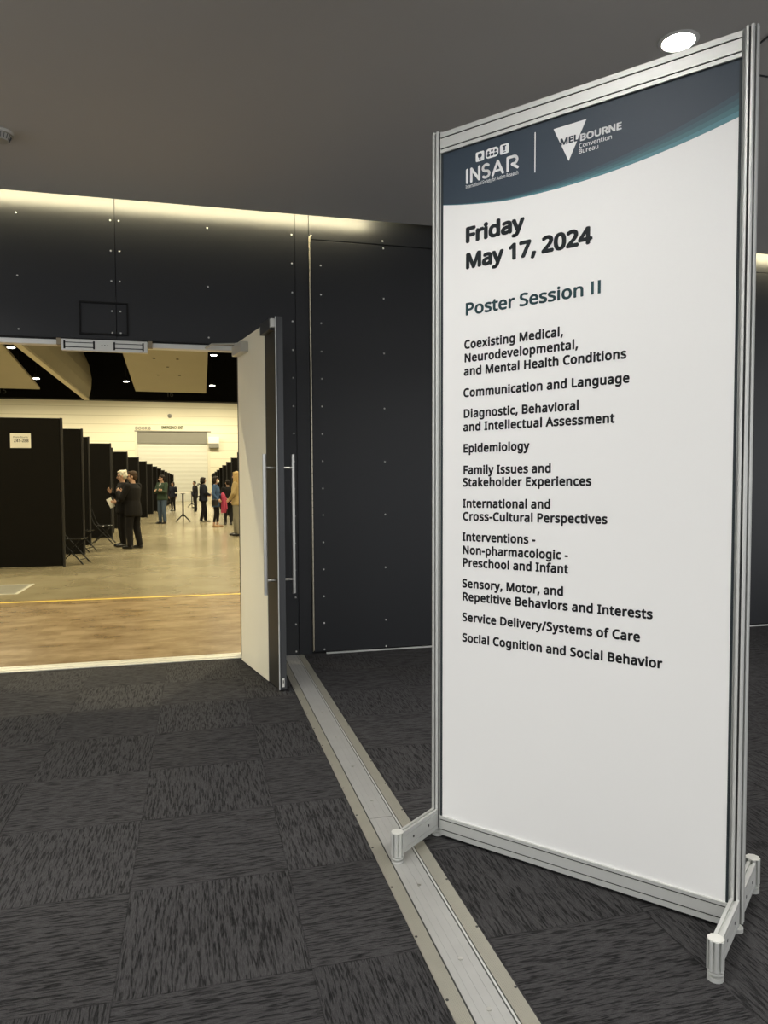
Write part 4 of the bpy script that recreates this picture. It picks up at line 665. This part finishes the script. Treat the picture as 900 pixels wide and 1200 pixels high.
for i, y in enumerate(ysr):
    o = copy_tree(proto); o.location = (1.385 + (.20 if i % 2 == 1 else 0) + 1.24, y, 0)
    tag(o, '%s black poster board seen past the door leaf in the right row' % ORD[i], 'poster board', 'black poster boards on the right of the aisle')
ps = MB(); ps.box((-3.022, 13.568, 2.038), (-2.702, 13.5695, 2.284)); ps = tag(ps.build('number_sheet', M['paper']), 'white paper sheet with board numbers pinned on the nearest black poster board', 'sheet')
flat_text('Poster Boards', -2.975, -2.745, 13.5675, 2.206, .028, 2, M['ink'], ps); flat_text('241-288', -2.965, -2.738, 13.5675, 2.135, .052, 22, M['ink'], ps)

# ------------------------------------------------------------------ folding chairs
def make_chair():
    r = empty('folding_chair')
    q = MB()
    q.add([(-.20, -.20, .445), (.20, -.20, .445), (.19, .18, .430), (-.19, .18, .430), (-.20, -.20, .462), (.20, -.20, .462), (.19, .18, .447), (-.19, .18, .447)], [(0, 3, 2, 1), (4, 5, 6, 7), (0, 1, 5, 4), (1, 2, 6, 5), (2, 3, 7, 6), (3, 0, 4, 7)]); q.build('seat', M['seat_pl'], r, bevel=.006)
    q = MB(); n = 8
    for i in range(n):
        a0, a1 = -1 + 2 * i / n, -1 + 2 * (i + 1) / n; f = lambda a: .30 + .03 * (1 - a * a)
        q.add([(a0 * .2, f(a0), .66), (a1 * .2, f(a1), .66), (a1 * .2, f(a1) + .02, .84), (a0 * .2, f(a0) + .02, .84), (a0 * .2, f(a0) + .015, .66), (a1 * .2, f(a1) + .015, .66), (a1 * .2, f(a1) + .035, .84), (a0 * .2, f(a0) + .035, .84)], [(0, 3, 2, 1), (4, 5, 6, 7), (0, 1, 5, 4), (2, 3, 7, 6)] + ([(3, 0, 4, 7)] if i == 0 else []) + ([(1, 2, 6, 5)] if i == n - 1 else []))
    q.build('backrest', M['seat_pl'], r)
    for s in (-1, 1):
        q = MB(); q.tube([(s * .215, -.23, .0), (s * .215, .20, .50), (s * .215, .325, .86)], .012, 8); q.build('leg', M['black_metal'], r, smooth=True)
        q = MB(); q.tube([(s * .195, .27, .0), (s * .195, -.16, .43)], .011, 8); q.build('leg', M['black_metal'], r, smooth=True)
    q = MB(); q.cyl((-.215, -.16, .08), (.215, -.16, .08), .008, 8); q.cyl((-.195, .21, .07), (.195, .21, .07), .008, 8); q.build('cross_bar', M['black_metal'], r)
    return r
ch = make_chair(); firstc = True
for x, y, a, lab in ((-2.15, 14.10, 82, 'black folding chair half hidden behind the nearest poster board'), (-2.37, 16.70, 78, 'black folding chair whose leg shows past the second poster board'), (-2.18, 18.95, 88, 'black folding chair with shiny seat behind the two people in black'), (-1.85, 50, 80, 'tiny black folding chair far down the aisle behind the man in the green jacket')):
    o = ch if firstc else copy_tree(ch); firstc = False
    o.location = (x, y, 0); o.rotation_euler = (0, 0, math.radians(a)); tag(o, lab, 'chair', 'black folding chairs along the left boards')

# ------------------------------------------------------------------ bar tables
def make_table():
    r = empty('bar_table')
    q = MB(); q.cyl((0, 0, 1.118), (0, 0, 1.150), .30, 32); q.build('table_top', M['table_top'], r, bevel=.004)
    q = MB(); q.cyl((0, 0, .22), (0, 0, 1.10), .034, 16); q.cone((0, 0, 1.09), (0, 0, 1.118), .05, .12, 16); q.cyl((0, 0, .20), (0, 0, .30), .05, 16); q.build('column', M['black_metal'], r, smooth=True)
    for k in range(3):
        a = math.radians(-90 + 60 + 120 * k) ; c, s = math.cos(a), math.sin(a)
        q = MB(); q.tube([(c * .02, s * .02, .27), (c * .30, s * .30, .022)], .024, 10); q.ball((c * .30, s * .30, .022), (.035, .035, .022), 12, 6); q.build('leg', M['black_metal'], r, smooth=True)
    return r
t = make_table(); t.location = (-.52, 30.3, 0); tag(t, 'tall bar table with pale round top and black tripod base, nearer in the aisle', 'table', 'bar tables in the aisle')
t2 = copy_tree(t); t2.location = (-.30, 52, 0); tag(t2, 'tall bar table farther down the aisle left of the person with the backpack', 'table', 'bar tables in the aisle')

# ------------------------------------------------------------------ people
SKIN = mat('skin', (.50, .30, .20), .5)
def cloth(n, c, r=.85): return mat(n, c, r, spec=.2)
K_BLACK = cloth('black_cloth', (.010, .009, .009)); K_GREEN = cloth('dark_green_cloth', (.035, .055, .035)); K_JEANS = cloth('blue_denim', (.060, .085, .125)); K_TAN = cloth('tan_cloth', (.36, .27, .13)); K_GREYT = cloth('grey_trousers', (.20, .185, .14))
K_BLUE = cloth('blue_knit', (.045, .085, .165)); K_PINK = cloth('raspberry_cloth', (.36, .05, .095)); K_GREY = cloth('light_grey_cloth', (.34, .33, .29)); K_NAVY = cloth('dark_navy_cloth', (.016, .018, .028))
SH_BLACK = mat('black_leather', (.010, .009, .009), .35); SH_TAN = mat('tan_leather', (.30, .18, .09), .5)
H_DARK = cloth('dark_hair', (.016, .011, .008), .6); H_BROWN = cloth('brown_hair', (.055, .032, .018), .6); H_BLOND = cloth('blond_hair', (.42, .29, .12), .6); H_WHITE = cloth('white_hair', (.72, .68, .56), .6)
MASK = mat('white_face_mask', (.78, .76, .68), .8); LIP = mat('lips', (.36, .15, .12), .5); EYE = mat('eyes', (.02, .015, .012), .2); GLASS = mat('black_spectacle_frame', (.01, .01, .01), .3)

class Body:
    """limbs and trunk as overlapping rounded solids, fused into one skin; each solid names the garment that covers it"""
    def __init__(s): s.mb = MB(); s.pr = []
    def cap(s, a, b, ra, rb, g, n=14):
        a, b = Vector(a), Vector(b)
        s.mb.cone(a, b, ra, rb, n); s.mb.ball(a, ra, n, 9); s.mb.ball(b, rb, n, 9); s.pr.append(('c', np.array(a), np.array(b), ra, rb, g)); return s
    def ell(s, c, r, g, rot=None):
        s.mb.ball(c, r, 18, 12, rot=rot); s.pr.append(('e', np.array(Vector(c)), np.array(r), np.array(rot or Matrix.Identity(3)), g)); return s
    def loft(s, rings, g):
        s.mb.loft(rings, 22); s.pr.append(('l', np.array(rings), g)); return s
    def sdf(s, P):
        out = []
        for p in s.pr:
            if p[0] == 'c':
                _, a, b, ra, rb, g = p; ab = b - a; t = np.clip(((P - a) @ ab) / max(ab @ ab, 1e-9), 0, 1)
                out.append(np.linalg.norm(P - a - t[:, None] * ab, axis=1) - (ra + (rb - ra) * t))
            elif p[0] == 'e':
                _, c, r, R, g = p; q = (P - c) @ R; k = np.linalg.norm(q / r, axis=1); out.append((k - 1) * r.min())
            else:
                _, rg, g = p; z = np.clip(P[:, 2], rg[0, 2], rg[-1, 2]); f = [np.interp(z, rg[:, 2], rg[:, k]) for k in (0, 1, 3, 4)]
                d = np.sqrt(((P[:, 0] - f[0]) / f[2]) ** 2 + ((P[:, 1] - f[1]) / f[3]) ** 2) - 1
                out.append(np.maximum(d * np.minimum(f[2], f[3]), np.abs(P[:, 2] - z)))
        return np.array(out)
    def fuse(s, name, vox, parent):
        o = s.mb.build(name + '_rough', SKIN)
        md = o.modifiers.new('r', 'REMESH'); md.mode = 'VOXEL'; md.voxel_size = vox
        ms = o.modifiers.new('s', 'SMOOTH'); ms.factor = .5; ms.iterations = 2
        dg = bpy.context.evaluated_depsgraph_get(); me = bpy.data.meshes.new_from_object(o.evaluated_get(dg))
        bpy.data.objects.remove(o); me.name = name
        me.polygons.foreach_set('use_smooth', [True] * len(me.polygons))
        b = bpy.data.objects.new(name, me); COL.objects.link(b); b.parent = parent
        return b, me
    def person(s, root, vox, skin, clothes):
        """clothes: garment key -> (part name, material, lift)"""
        b, me = s.fuse('body', vox, root)
        me.materials.clear(); me.materials.append(skin); me.materials.append(LIP); me.materials.append(EYE)
        nv, nf = len(me.vertices), len(me.polygons)
        V = np.empty(nv * 3); me.vertices.foreach_get('co', V); V = V.reshape(-1, 3)
        Nn = np.empty(nv * 3); me.vertices.foreach_get('normal', Nn); Nn = Nn.reshape(-1, 3)
        Cc = np.empty(nf * 3); me.polygons.foreach_get('center', Cc); Cc = Cc.reshape(-1, 3)
        key = np.array([p[-1] for p in s.pr]); own = key[np.argmin(s.sdf(Cc), axis=0)]
        me.polygons.foreach_set('material_index', [1 if k == 'lip' else 2 if k == 'eye' else 0 for k in own])
        polys = [tuple(p.vertices) for p in me.polygons]
        for k, (nm, m, lift) in clothes.items():
            ids = np.nonzero(own == k)[0]
            if not len(ids): continue
            used = sorted({v for i in ids for v in polys[i]}); mp = {v: j for j, v in enumerate(used)}
            q = MB(); n0 = len(used); q.v = [tuple(V[v] + Nn[v] * lift) for v in used] + [tuple(V[v] - Nn[v] * .002) for v in used]
            fs = [tuple(mp[v] for v in polys[i]) for i in ids]; ed = {}
            for f in fs:
                for a, c in zip(f, f[1:] + f[:1]): ed[(a, c)] = ed.get((a, c), 0) + 1
            q.f = list(fs) + [(c, a, a + n0, c + n0) for (a, c) in ed if (c, a) not in ed]; q.mi = [0] * len(q.f)
            o = q.build(nm, m, root); o.data.polygons.foreach_set('use_smooth', [True] * len(o.data.polygons))
        return b

def hand(B, wrist, d, palm_n, side, curl=.5, sz=1.):
    """palm and five separate bent fingers; d = pointing direction, palm_n = palm normal"""
    w, d, pn_ = Vector(wrist), Vector(d).normalized(), Vector(palm_n).normalized(); ac = d.cross(pn_).normalized() * side
    pn_ = ac.cross(d).normalized() * side
    R = Matrix((ac, d, pn_)).transposed()
    B.ell(w + d * .048 * sz, (.040 * sz, .052 * sz, .017 * sz), 'skin', R)
    for k, (off, ln) in enumerate(((-.030, .062), (-.010, .074), (.010, .070), (.029, .054))):
        a = w + d * .088 * sz + ac * off * sz; dd = (d + pn_ * curl * .6).normalized(); b = a + dd * ln * .52 * sz; d2_ = (d * (1 - curl * .6) + pn_ * curl * 1.5).normalized(); c = b + d2_ * ln * .5 * sz
        B.cap(a - d * .02, b, .0098 * sz, .009 * sz, 'skin', 8); B.cap(b, c, .009 * sz, .0078 * sz, 'skin', 8)
    a = w + d * .03 * sz - ac * .034 * sz; b = a + (d * .6 - ac * .65 + pn_ * .35).normalized() * .038 * sz; c = b + (d * .9 - ac * .1 + pn_ * .4).normalized() * .030 * sz
    B.cap(a, b, .0125 * sz, .0105 * sz, 'skin', 8); B.cap(b, c, .0105 * sz, .0088 * sz, 'skin', 8)

def head(B, c, yaw=0., pitch=0.):
    """c = head centre; the face looks along +x, turned by yaw, nodding by pitch"""
    R = Matrix.Rotation(yaw, 3, 'Z') @ Matrix.Rotation(pitch, 3, 'Y'); c = Vector(c)
    P = lambda x, y, z: c + R @ Vector((x, y, z))
    B.ell(P(-.012, 0, .028), (.098, .077, .094), 'skin', R); B.ell(P(.020, 0, -.040), (.066, .060, .078), 'skin', R); B.ell(P(.050, 0, -.096), (.030, .034, .022), 'skin', R)
    B.cap(P(.078, 0, .012), P(.106, 0, -.028), .010, .0165, 'skin', 10); B.ell(P(.070, 0, .030), (.020, .055, .014), 'skin', R)
    B.ell(P(.082, 0, -.062), (.013, .027, .0085), 'lip', R)
    for s in (-1, 1):
        B.ell(P(.0775, s * .032, .004), (.013, .015, .0095), 'eye', R); B.ell(P(-.006, s * .079, -.012), (.020, .012, .032), 'skin', R); B.ell(P(.052, s * .040, -.030), (.030, .026, .026), 'skin', R)
    return P, R

def person(name_label, loc, face, H=1.72, vox=.009, top='top', pants=('trousers', K_BLACK), topm=('jacket', K_BLACK), shoe=('shoes', SH_BLACK), hem=.80, legw=1., stance=(.10, .02, .10, -.04), arms=None, head_yaw=0., head_pitch=0., hair=None, ankle_bare=False, shirt=None, build=1., sleeve=1., lean=0., skin=SKIN, extra=None, shoulder=1.):
    """face = heading of the body in degrees; local x forward, y to the left; stance = (left foot y, left foot x, right foot y, right foot x)"""
    r = empty('person', loc, math.radians(face)); k = H / 1.72; r.scale = (k, k, k); tag(r, name_label, 'person', 'people in the hall')
    B = Body(); ly, lx, ry, rx = stance
    for s, fy, fx in ((1, ly, lx), (-1, -ry, rx)):
        hip = (0.0, s * .088, .90); knee = (fx * .5 + .025, (s * .088 + fy) / 2, .48); ank = (fx - .02, fy, .085)
        B.cap(hip, knee, .088 * build, .060 * legw, 'pants'); B.cap(knee, (ank[0], ank[1], .10 if not ankle_bare else .19), .060 * legw, .047 * legw, 'pants')
        if ankle_bare: B.cap((ank[0], ank[1], .19), ank, .036, .034, 'skin')
        B.cap((fx - .045, fy, .045), (fx + .075, fy + s * .012, .040), .042, .037, 'shoe'); B.cap((fx + .075, fy + s * .012, .040), (fx + .155, fy + s * .022, .030), .037, .027, 'shoe'); B.cap((fx - .035, fy, .05), (fx - .025, fy, .085), .040, .036, 'shoe')
    b = build
    B.loft([(0, 0, .80, .10 * b, .145 * b), (0, 0, .88, .115 * b, .165 * b), (0, 0, .98, .108 * b, .155 * b)], 'pants')
    rings = [(0, 0, hem, .128 * b, .182 * b), (0, 0, hem + .04, .135 * b, .186 * b), (0, 0, .95, .128 * b, .172 * b), (.004, 0, 1.08, .112 * b, .150 * b), (.012 + lean * .3, 0, 1.25, .126 * b, .166 * b), (.004 + lean * .7, 0, 1.36, .112 * b, .178 * b * shoulder), (-.006 + lean, 0, 1.42, .082, .160 * shoulder), (-.008 + lean, 0, 1.462, .062, .085)]
    if hem > .93: rings = [rings[0]] + rings[3:]
    B.loft(rings, 'top')
    if shirt: B.ell((.082 + lean * .4, 0, 1.25), (.062, .062, .20), 'shirt')
    B.cap((-.010 + lean, 0, 1.44), (.004 + lean, 0, 1.53), .054, .050, 'skin')
    P, R = head(B, (.012 + lean, 0, 1.615), head_yaw, head_pitch)
    for s in (1, -1):
        A = (arms or {}).get(s) or ((-.02, .235, 1.14), (.05, .245, .90), (0, 0, -1), (0, -1, 0), .5)
        sh = Vector((-.008 + lean, s * .182 * shoulder, 1.405)); el = Vector((A[0][0], s * A[0][1], A[0][2])); wr = Vector((A[1][0], s * A[1][1], A[1][2]))
        B.cap(sh, el, .060 * sleeve, .050 * sleeve, 'top'); B.cap(el, wr, .050 * sleeve, .037 * sleeve, 'top')
        d = Vector((A[2][0], s * A[2][1], A[2][2])); pn_ = Vector((A[3][0], s * A[3][1], A[3][2]))
        B.cap(wr, wr + d.normalized() * .03, .027, .026, 'skin', 10); hand(B, wr + d.normalized() * .02, d, pn_, s, A[4])
    if extra: extra(B, P, R)
    cl = {'pants': (pants[0], pants[1], .004), 'top': (topm[0], topm[1], .006), 'shoe': (shoe[0], shoe[1], .003)}
    if shirt: cl['shirt'] = (shirt[0], shirt[1], .003)
    B.person(r, vox, skin, cl)
    if hair:
        Hb = Body(); hair(Hb, P, R); o, me = Hb.fuse('hair', .010, r); me.materials.clear(); me.materials.append(hair_mat[0])
    return r, P, R
hair_mat = [H_DARK]
def short_hair(Hb, P, R):
    Hb.ell(P(-.026, 0, .052), (.097, .086, .084), 'h', R); Hb.ell(P(-.052, 0, .0), (.066, .082, .080), 'h', R); Hb.ell(P(.035, .01, .098), (.052, .062, .028), 'h', R)
    for s in (-1, 1): Hb.ell(P(.012, s * .072, .020), (.020, .012, .036), 'h', R)
def bob_hair(Hb, P, R):
    Hb.ell(P(-.024, 0, .052), (.104, .094, .088), 'h', R); Hb.ell(P(-.050, 0, -.035), (.080, .098, .105), 'h', R); Hb.ell(P(.040, 0, .092), (.052, .068, .030), 'h', R)
    for s in (-1, 1): Hb.ell(P(.000, s * .080, -.030), (.045, .020, .085), 'h', R)
def long_hair(Hb, P, R):
    bob_hair(Hb, P, R); Hb.ell(P(-.075, 0, -.14), (.062, .100, .17), 'h', R); Hb.ell(P(-.080, 0, -.26), (.045, .080, .11), 'h', R)
    for s in (-1, 1): Hb.ell(P(.005, s * .088, -.13), (.040, .026, .13), 'h', R)
def wavy_hair(Hb, P, R):
    short_hair(Hb, P, R)
    for i in range(9):
        a = i / 9 * 2 * PI; Hb.ell(P(-.035 + .062 * math.cos(a), .062 * math.sin(a), .085 + .022 * math.sin(3 * a)), (.036, .036, .034), 'h', R)
    Hb.ell(P(-.09, 0, .01), (.040, .075, .075), 'h', R)
def spectacles(root, P):
    q = MB()
    for s in (-1, 1):
        c = [P(.103, s * .034 + .023 * math.cos(2 * PI * i / 14), .006 + .018 * math.sin(2 * PI * i / 14)) for i in range(15)]; q.tube(c, .0028, 5); q.cyl(P(.100, s * .058, .010), P(.0, s * .084, .006), .0025, 5)
    q.cyl(P(.106, -.011, .008), P(.106, .011, .008), .0026, 5); q.build('spectacles', GLASS, root)
def face_mask(root, P, R):
    B = Body(); B.ell(P(.064, 0, -.050), (.052, .058, .050), 'm', R); o, me = B.fuse('face_mask', .008, root); me.materials.clear(); me.materials.append(MASK)
    q = MB()
    for s in (-1, 1): q.tube([P(.050, s * .058, -.030), P(-.004, s * .086, .008)], .003, 5); q.tube([P(.045, s * .056, -.070), P(-.006, s * .086, -.030)], .003, 5)
    q.build('ear_loop', MASK, root)

# man in black with spectacles, hands together in front
hair_mat[0] = H_BROWN
p, P, R = person('person in black suit and spectacles with brown hair, hands raised before the chest', (-1.36, 17.15, 0), 146, 1.70, topm=('jacket', K_BLACK), hem=.74, stance=(.12, .02, .13, -.04), build=1.16, sleeve=1.15, legw=1.3, head_yaw=.5,
    arms={1: ((.10, .265, 1.13), (.25, .17, 1.27), (.75, -.5, .45), (-.2, -1, .2), .6), -1: ((.09, .265, 1.13), (.27, .02, 1.26), (.75, -.45, .40), (-.2, -1, .2), .7)}, head_pitch=.08, hair=short_hair)
spectacles(p, P)
# white-haired person behind
hair_mat[0] = H_WHITE
p, P, R = person('person with wavy white hair in dark clothes, behind the person in black suit', (-1.64, 17.85, 0), 205, 1.73, topm=('jacket', K_BLACK), hem=.78, stance=(.09, .04, .10, .0), head_yaw=-.35, legw=1.15, build=1.08, pants=('trousers', K_BLACK),
    arms={1: ((.02, .25, 1.13), (.17, .16, 1.02), (.8, -.5, .05), (0, -1, .2), .6), -1: ((.02, .25, 1.13), (.20, .17, 1.22), (.6, -.25, .75), (-.2, -1, .1), .5)}, head_pitch=.12, hair=wavy_hair)
spectacles(p, P)
bk = empty('booklet', (-1.90, 17.74, 1.03), math.radians(15)); tag(bk, 'small white booklet held by the white-haired person', 'booklet')
q = MB(); q.box((-.055, -.010, -.13), (.055, -.002, .09)); q.build('cover', M['paper'], bk)
q = MB(); q.box((-.052, -.002, -.127), (.052, .004, .087)); q.build('pages', M['white_ink'], bk); bk.rotation_euler = (.0, math.radians(-25), math.radians(15))
# man in the green jacket, arms crossed
hair_mat[0] = H_DARK
p, P, R = person('person in dark green jacket and blue jeans standing with arms crossed', (-1.235, 28.75, 0), 226, 1.80, topm=('jacket', K_GREEN), pants=('jeans', K_JEANS), shirt=('shirt', K_GREY), hem=.86, stance=(.12, .03, .13, .0), legw=1.22, build=1.15, sleeve=1.2,
    arms={1: ((.09, .25, 1.14), (.205, -.02, 1.17), (.1, -1, .1), (-1, 0, 0), .5), -1: ((.09, .25, 1.13), (.225, -.04, 1.20), (.1, -1, .05), (-1, 0, 0), .5)}, head_yaw=-.75, hair=short_hair)
# person in black with backpack
p, P, R = person('person all in black with short black hair, wearing a black backpack', (.26, 29.3, 0), 14, 1.72, topm=('jacket', K_NAVY), pants=('trousers', K_BLACK), shoe=('shoes', mat('pale_trainers', (.30, .28, .23), .6)), hem=.82, stance=(.12, .13, .10, -.10), legw=1.25, build=1.18, sleeve=1.2,
    arms={1: ((-.02, .25, 1.14), (.18, .20, 1.02), (1, -.2, 0), (0, -1, 0), .6), -1: ((.0, .25, 1.14), (.20, .16, 1.06), (1, -.4, .1), (0, -1, 0), .6)}, hair=bob_hair)
bp_ = empty('backpack', (.005, 29.24, 1.18), math.radians(12)); tag(bp_, 'black backpack on the back of the person all in black', 'backpack')
B = Body(); B.loft([(-.03, 0, -.25, .075, .13), (-.04, 0, -.18, .095, .155), (-.04, 0, 0, .10, .16), (-.03, 0, .16, .085, .145), (-.02, 0, .24, .05, .10)], 'b'); o, me = B.fuse('bag', .012, bp_); me.materials.clear(); me.materials.append(K_BLACK)
B = Body(); B.ell((-.125, 0, -.10), (.04, .115, .09), 'b'); o, me = B.fuse('front_pocket', .012, bp_); me.materials.clear(); me.materials.append(K_NAVY)
for s in (-1, 1):
    q = MB(); q.tube([(.03, s * .10, .22), (.10, s * .12, .32), (.20, s * .125, .27), (.345, s * .125, .10), (.30, s * .155, -.08), (.06, s * .13, -.20)], .014, 8); q.build('shoulder_strap', K_BLACK, bp_, smooth=True)
ct = empty('coat', (-.03, 29.0, .80), math.radians(12)); tag(ct, 'black coat hanging down beside the person with the backpack', 'coat')
B = Body(); B.loft([(-.02, 0, -.38, .045, .10), (0, 0, -.30, .06, .12), (.0, 0, 0, .055, .10), (.01, 0, .22, .05, .08), (.03, .03, .32, .03, .05)], 'c')
for i in range(4): B.cap((-.05 + .03 * i, -.09 + .05 * i, -.36), (-.02 + .015 * i, -.05 + .03 * i, .20), .028, .018, 'c')
o, me = B.fuse('cloth_body', .012, ct); me.materials.clear(); me.materials.append(K_BLACK)
q = MB(); q.tube([(.03, .03, .31), (.06, .06, .34), (.09, .05, .33)], .02, 8); q.build('collar', K_NAVY, ct, smooth=True)
# woman in blue with mask
hair_mat[0] = H_DARK
p, P, R = person('person in blue jumper with short dark hair and a white face mask', (.640, 25.55, 0), -12, 1.70, topm=('jumper', K_BLUE), pants=('leggings', K_BLACK), shoe=('shoes', SH_TAN), hem=.70, stance=(.085, .05, .085, -.03), legw=.86, sleeve=.96, build=.98, ankle_bare=True,
    arms={1: ((-.01, .225, 1.14), (.19, .13, 1.07), (.9, -.45, 0), (0, -1, -.1), .6), -1: ((-.05, .235, 1.14), (.09, .20, .95), (.7, -.3, -.5), (0, -1, 0), .6)}, head_yaw=-.12, hair=bob_hair, shoulder=.92)
face_mask(p, P, R)
pk = empty('pink_coat', (.90, 25.50, .98), math.radians(-12)); tag(pk, 'raspberry pink coat folded over the arm of the person in blue', 'coat')
B = Body(); B.loft([(.02, 0, -.50, .05, .08), (.015, 0, -.42, .075, .10), (0, 0, -.20, .085, .11), (-.01, 0, .02, .09, .12), (-.03, .02, .15, .06, .09), (-.04, .03, .19, .03, .05)], 'c')
for i in range(4): B.cap((-.06 + .045 * i, -.08 + .02 * i, -.49 + .05 * i), (-.05 + .03 * i, -.07, .10), .026, .022, 'c')
o, me = B.fuse('cloth_body', .012, pk); me.materials.clear(); me.materials.append(K_PINK)
q = MB(); q.cap = None
B = Body(); B.cap((.06, -.02, .02), (.10, -.05, -.36), .040, .034, 'c'); o, me = B.fuse('sleeve', .012, pk); me.materials.clear(); me.materials.append(K_PINK)
hb = empty('handbag', (.60, 25.26, .86), math.radians(-12)); tag(hb, 'small black handbag at the hip of the person in blue', 'bag')
B = Body(); B.loft([(0, 0, -.13, .09, .035), (0, 0, -.08, .11, .045), (0, 0, .06, .10, .04), (0, 0, .09, .07, .025)], 'b'); o, me = B.fuse('bag', .010, hb); me.materials.clear(); me.materials.append(SH_BLACK)
q = MB(); q.tube([(-.08, .01, .07), (-.06, .05, .30), (.0, .16, .56), (.06, .20, .60)], .008, 6); q.build('strap', SH_BLACK, hb, smooth=True)
# blond woman at the door leaf
hair_mat[0] = H_BLOND
p, P, R = person('person with long blond hair in tan jacket and grey trousers, beside the door leaf', (1.085, 20.73, 0), 160, 1.76, topm=('jacket', K_TAN), pants=('trousers', K_GREYT), shoe=('shoes', SH_BLACK), hem=.84, stance=(.09, -.06, .10, .08), legw=1.22, build=.98, sleeve=1.05,
    arms={1: ((.02, .245, 1.15), (.13, .19, 1.00), (.7, -.3, -.5), (0, -1, 0), .6), -1: ((-.02, .245, 1.14), (.10, .20, .98), (.6, -.3, -.6), (0, -1, 0), .6)}, head_yaw=-.2, hair=long_hair, shoulder=.93)
# darker figures farther back
hair_mat[0] = H_DARK
person('person in black half hidden between the blue jumper and the tan jacket', (1.10, 27.0, 0), 95, 1.60, vox=.012, hem=.8, hair=short_hair)
person('small distant person in black left of the person with the backpack', (-.11, 50.0, 0), 200, 1.74, vox=.013, topm=('jacket', K_NAVY), hem=.78, hair=short_hair)
person('small distant person in dark clothes behind the green jacket', (-1.30, 44, 0), 240, 1.66, vox=.013, topm=('jacket', K_NAVY), hem=.82, hair=bob_hair)

# ------------------------------------------------------------------ world, view
w = bpy.data.worlds.new('world'); SC.world = w; w.use_nodes = True
w.node_tree.nodes['Background'].inputs['Color'].default_value = (*WORLD_C, 1); w.node_tree.nodes['Background'].inputs['Strength'].default_value = WORLD_S
SC.view_settings.view_transform = 'Standard'; SC.view_settings.look = 'None'; SC.view_settings.exposure = EXPO; SC.view_settings.gamma = 1.0; SC.view_settings.use_curve_mapping = False
SC.cycles.use_denoising = True; SC.cycles.max_bounces = 6; SC.cycles.sample_clamp_indirect = 6.0
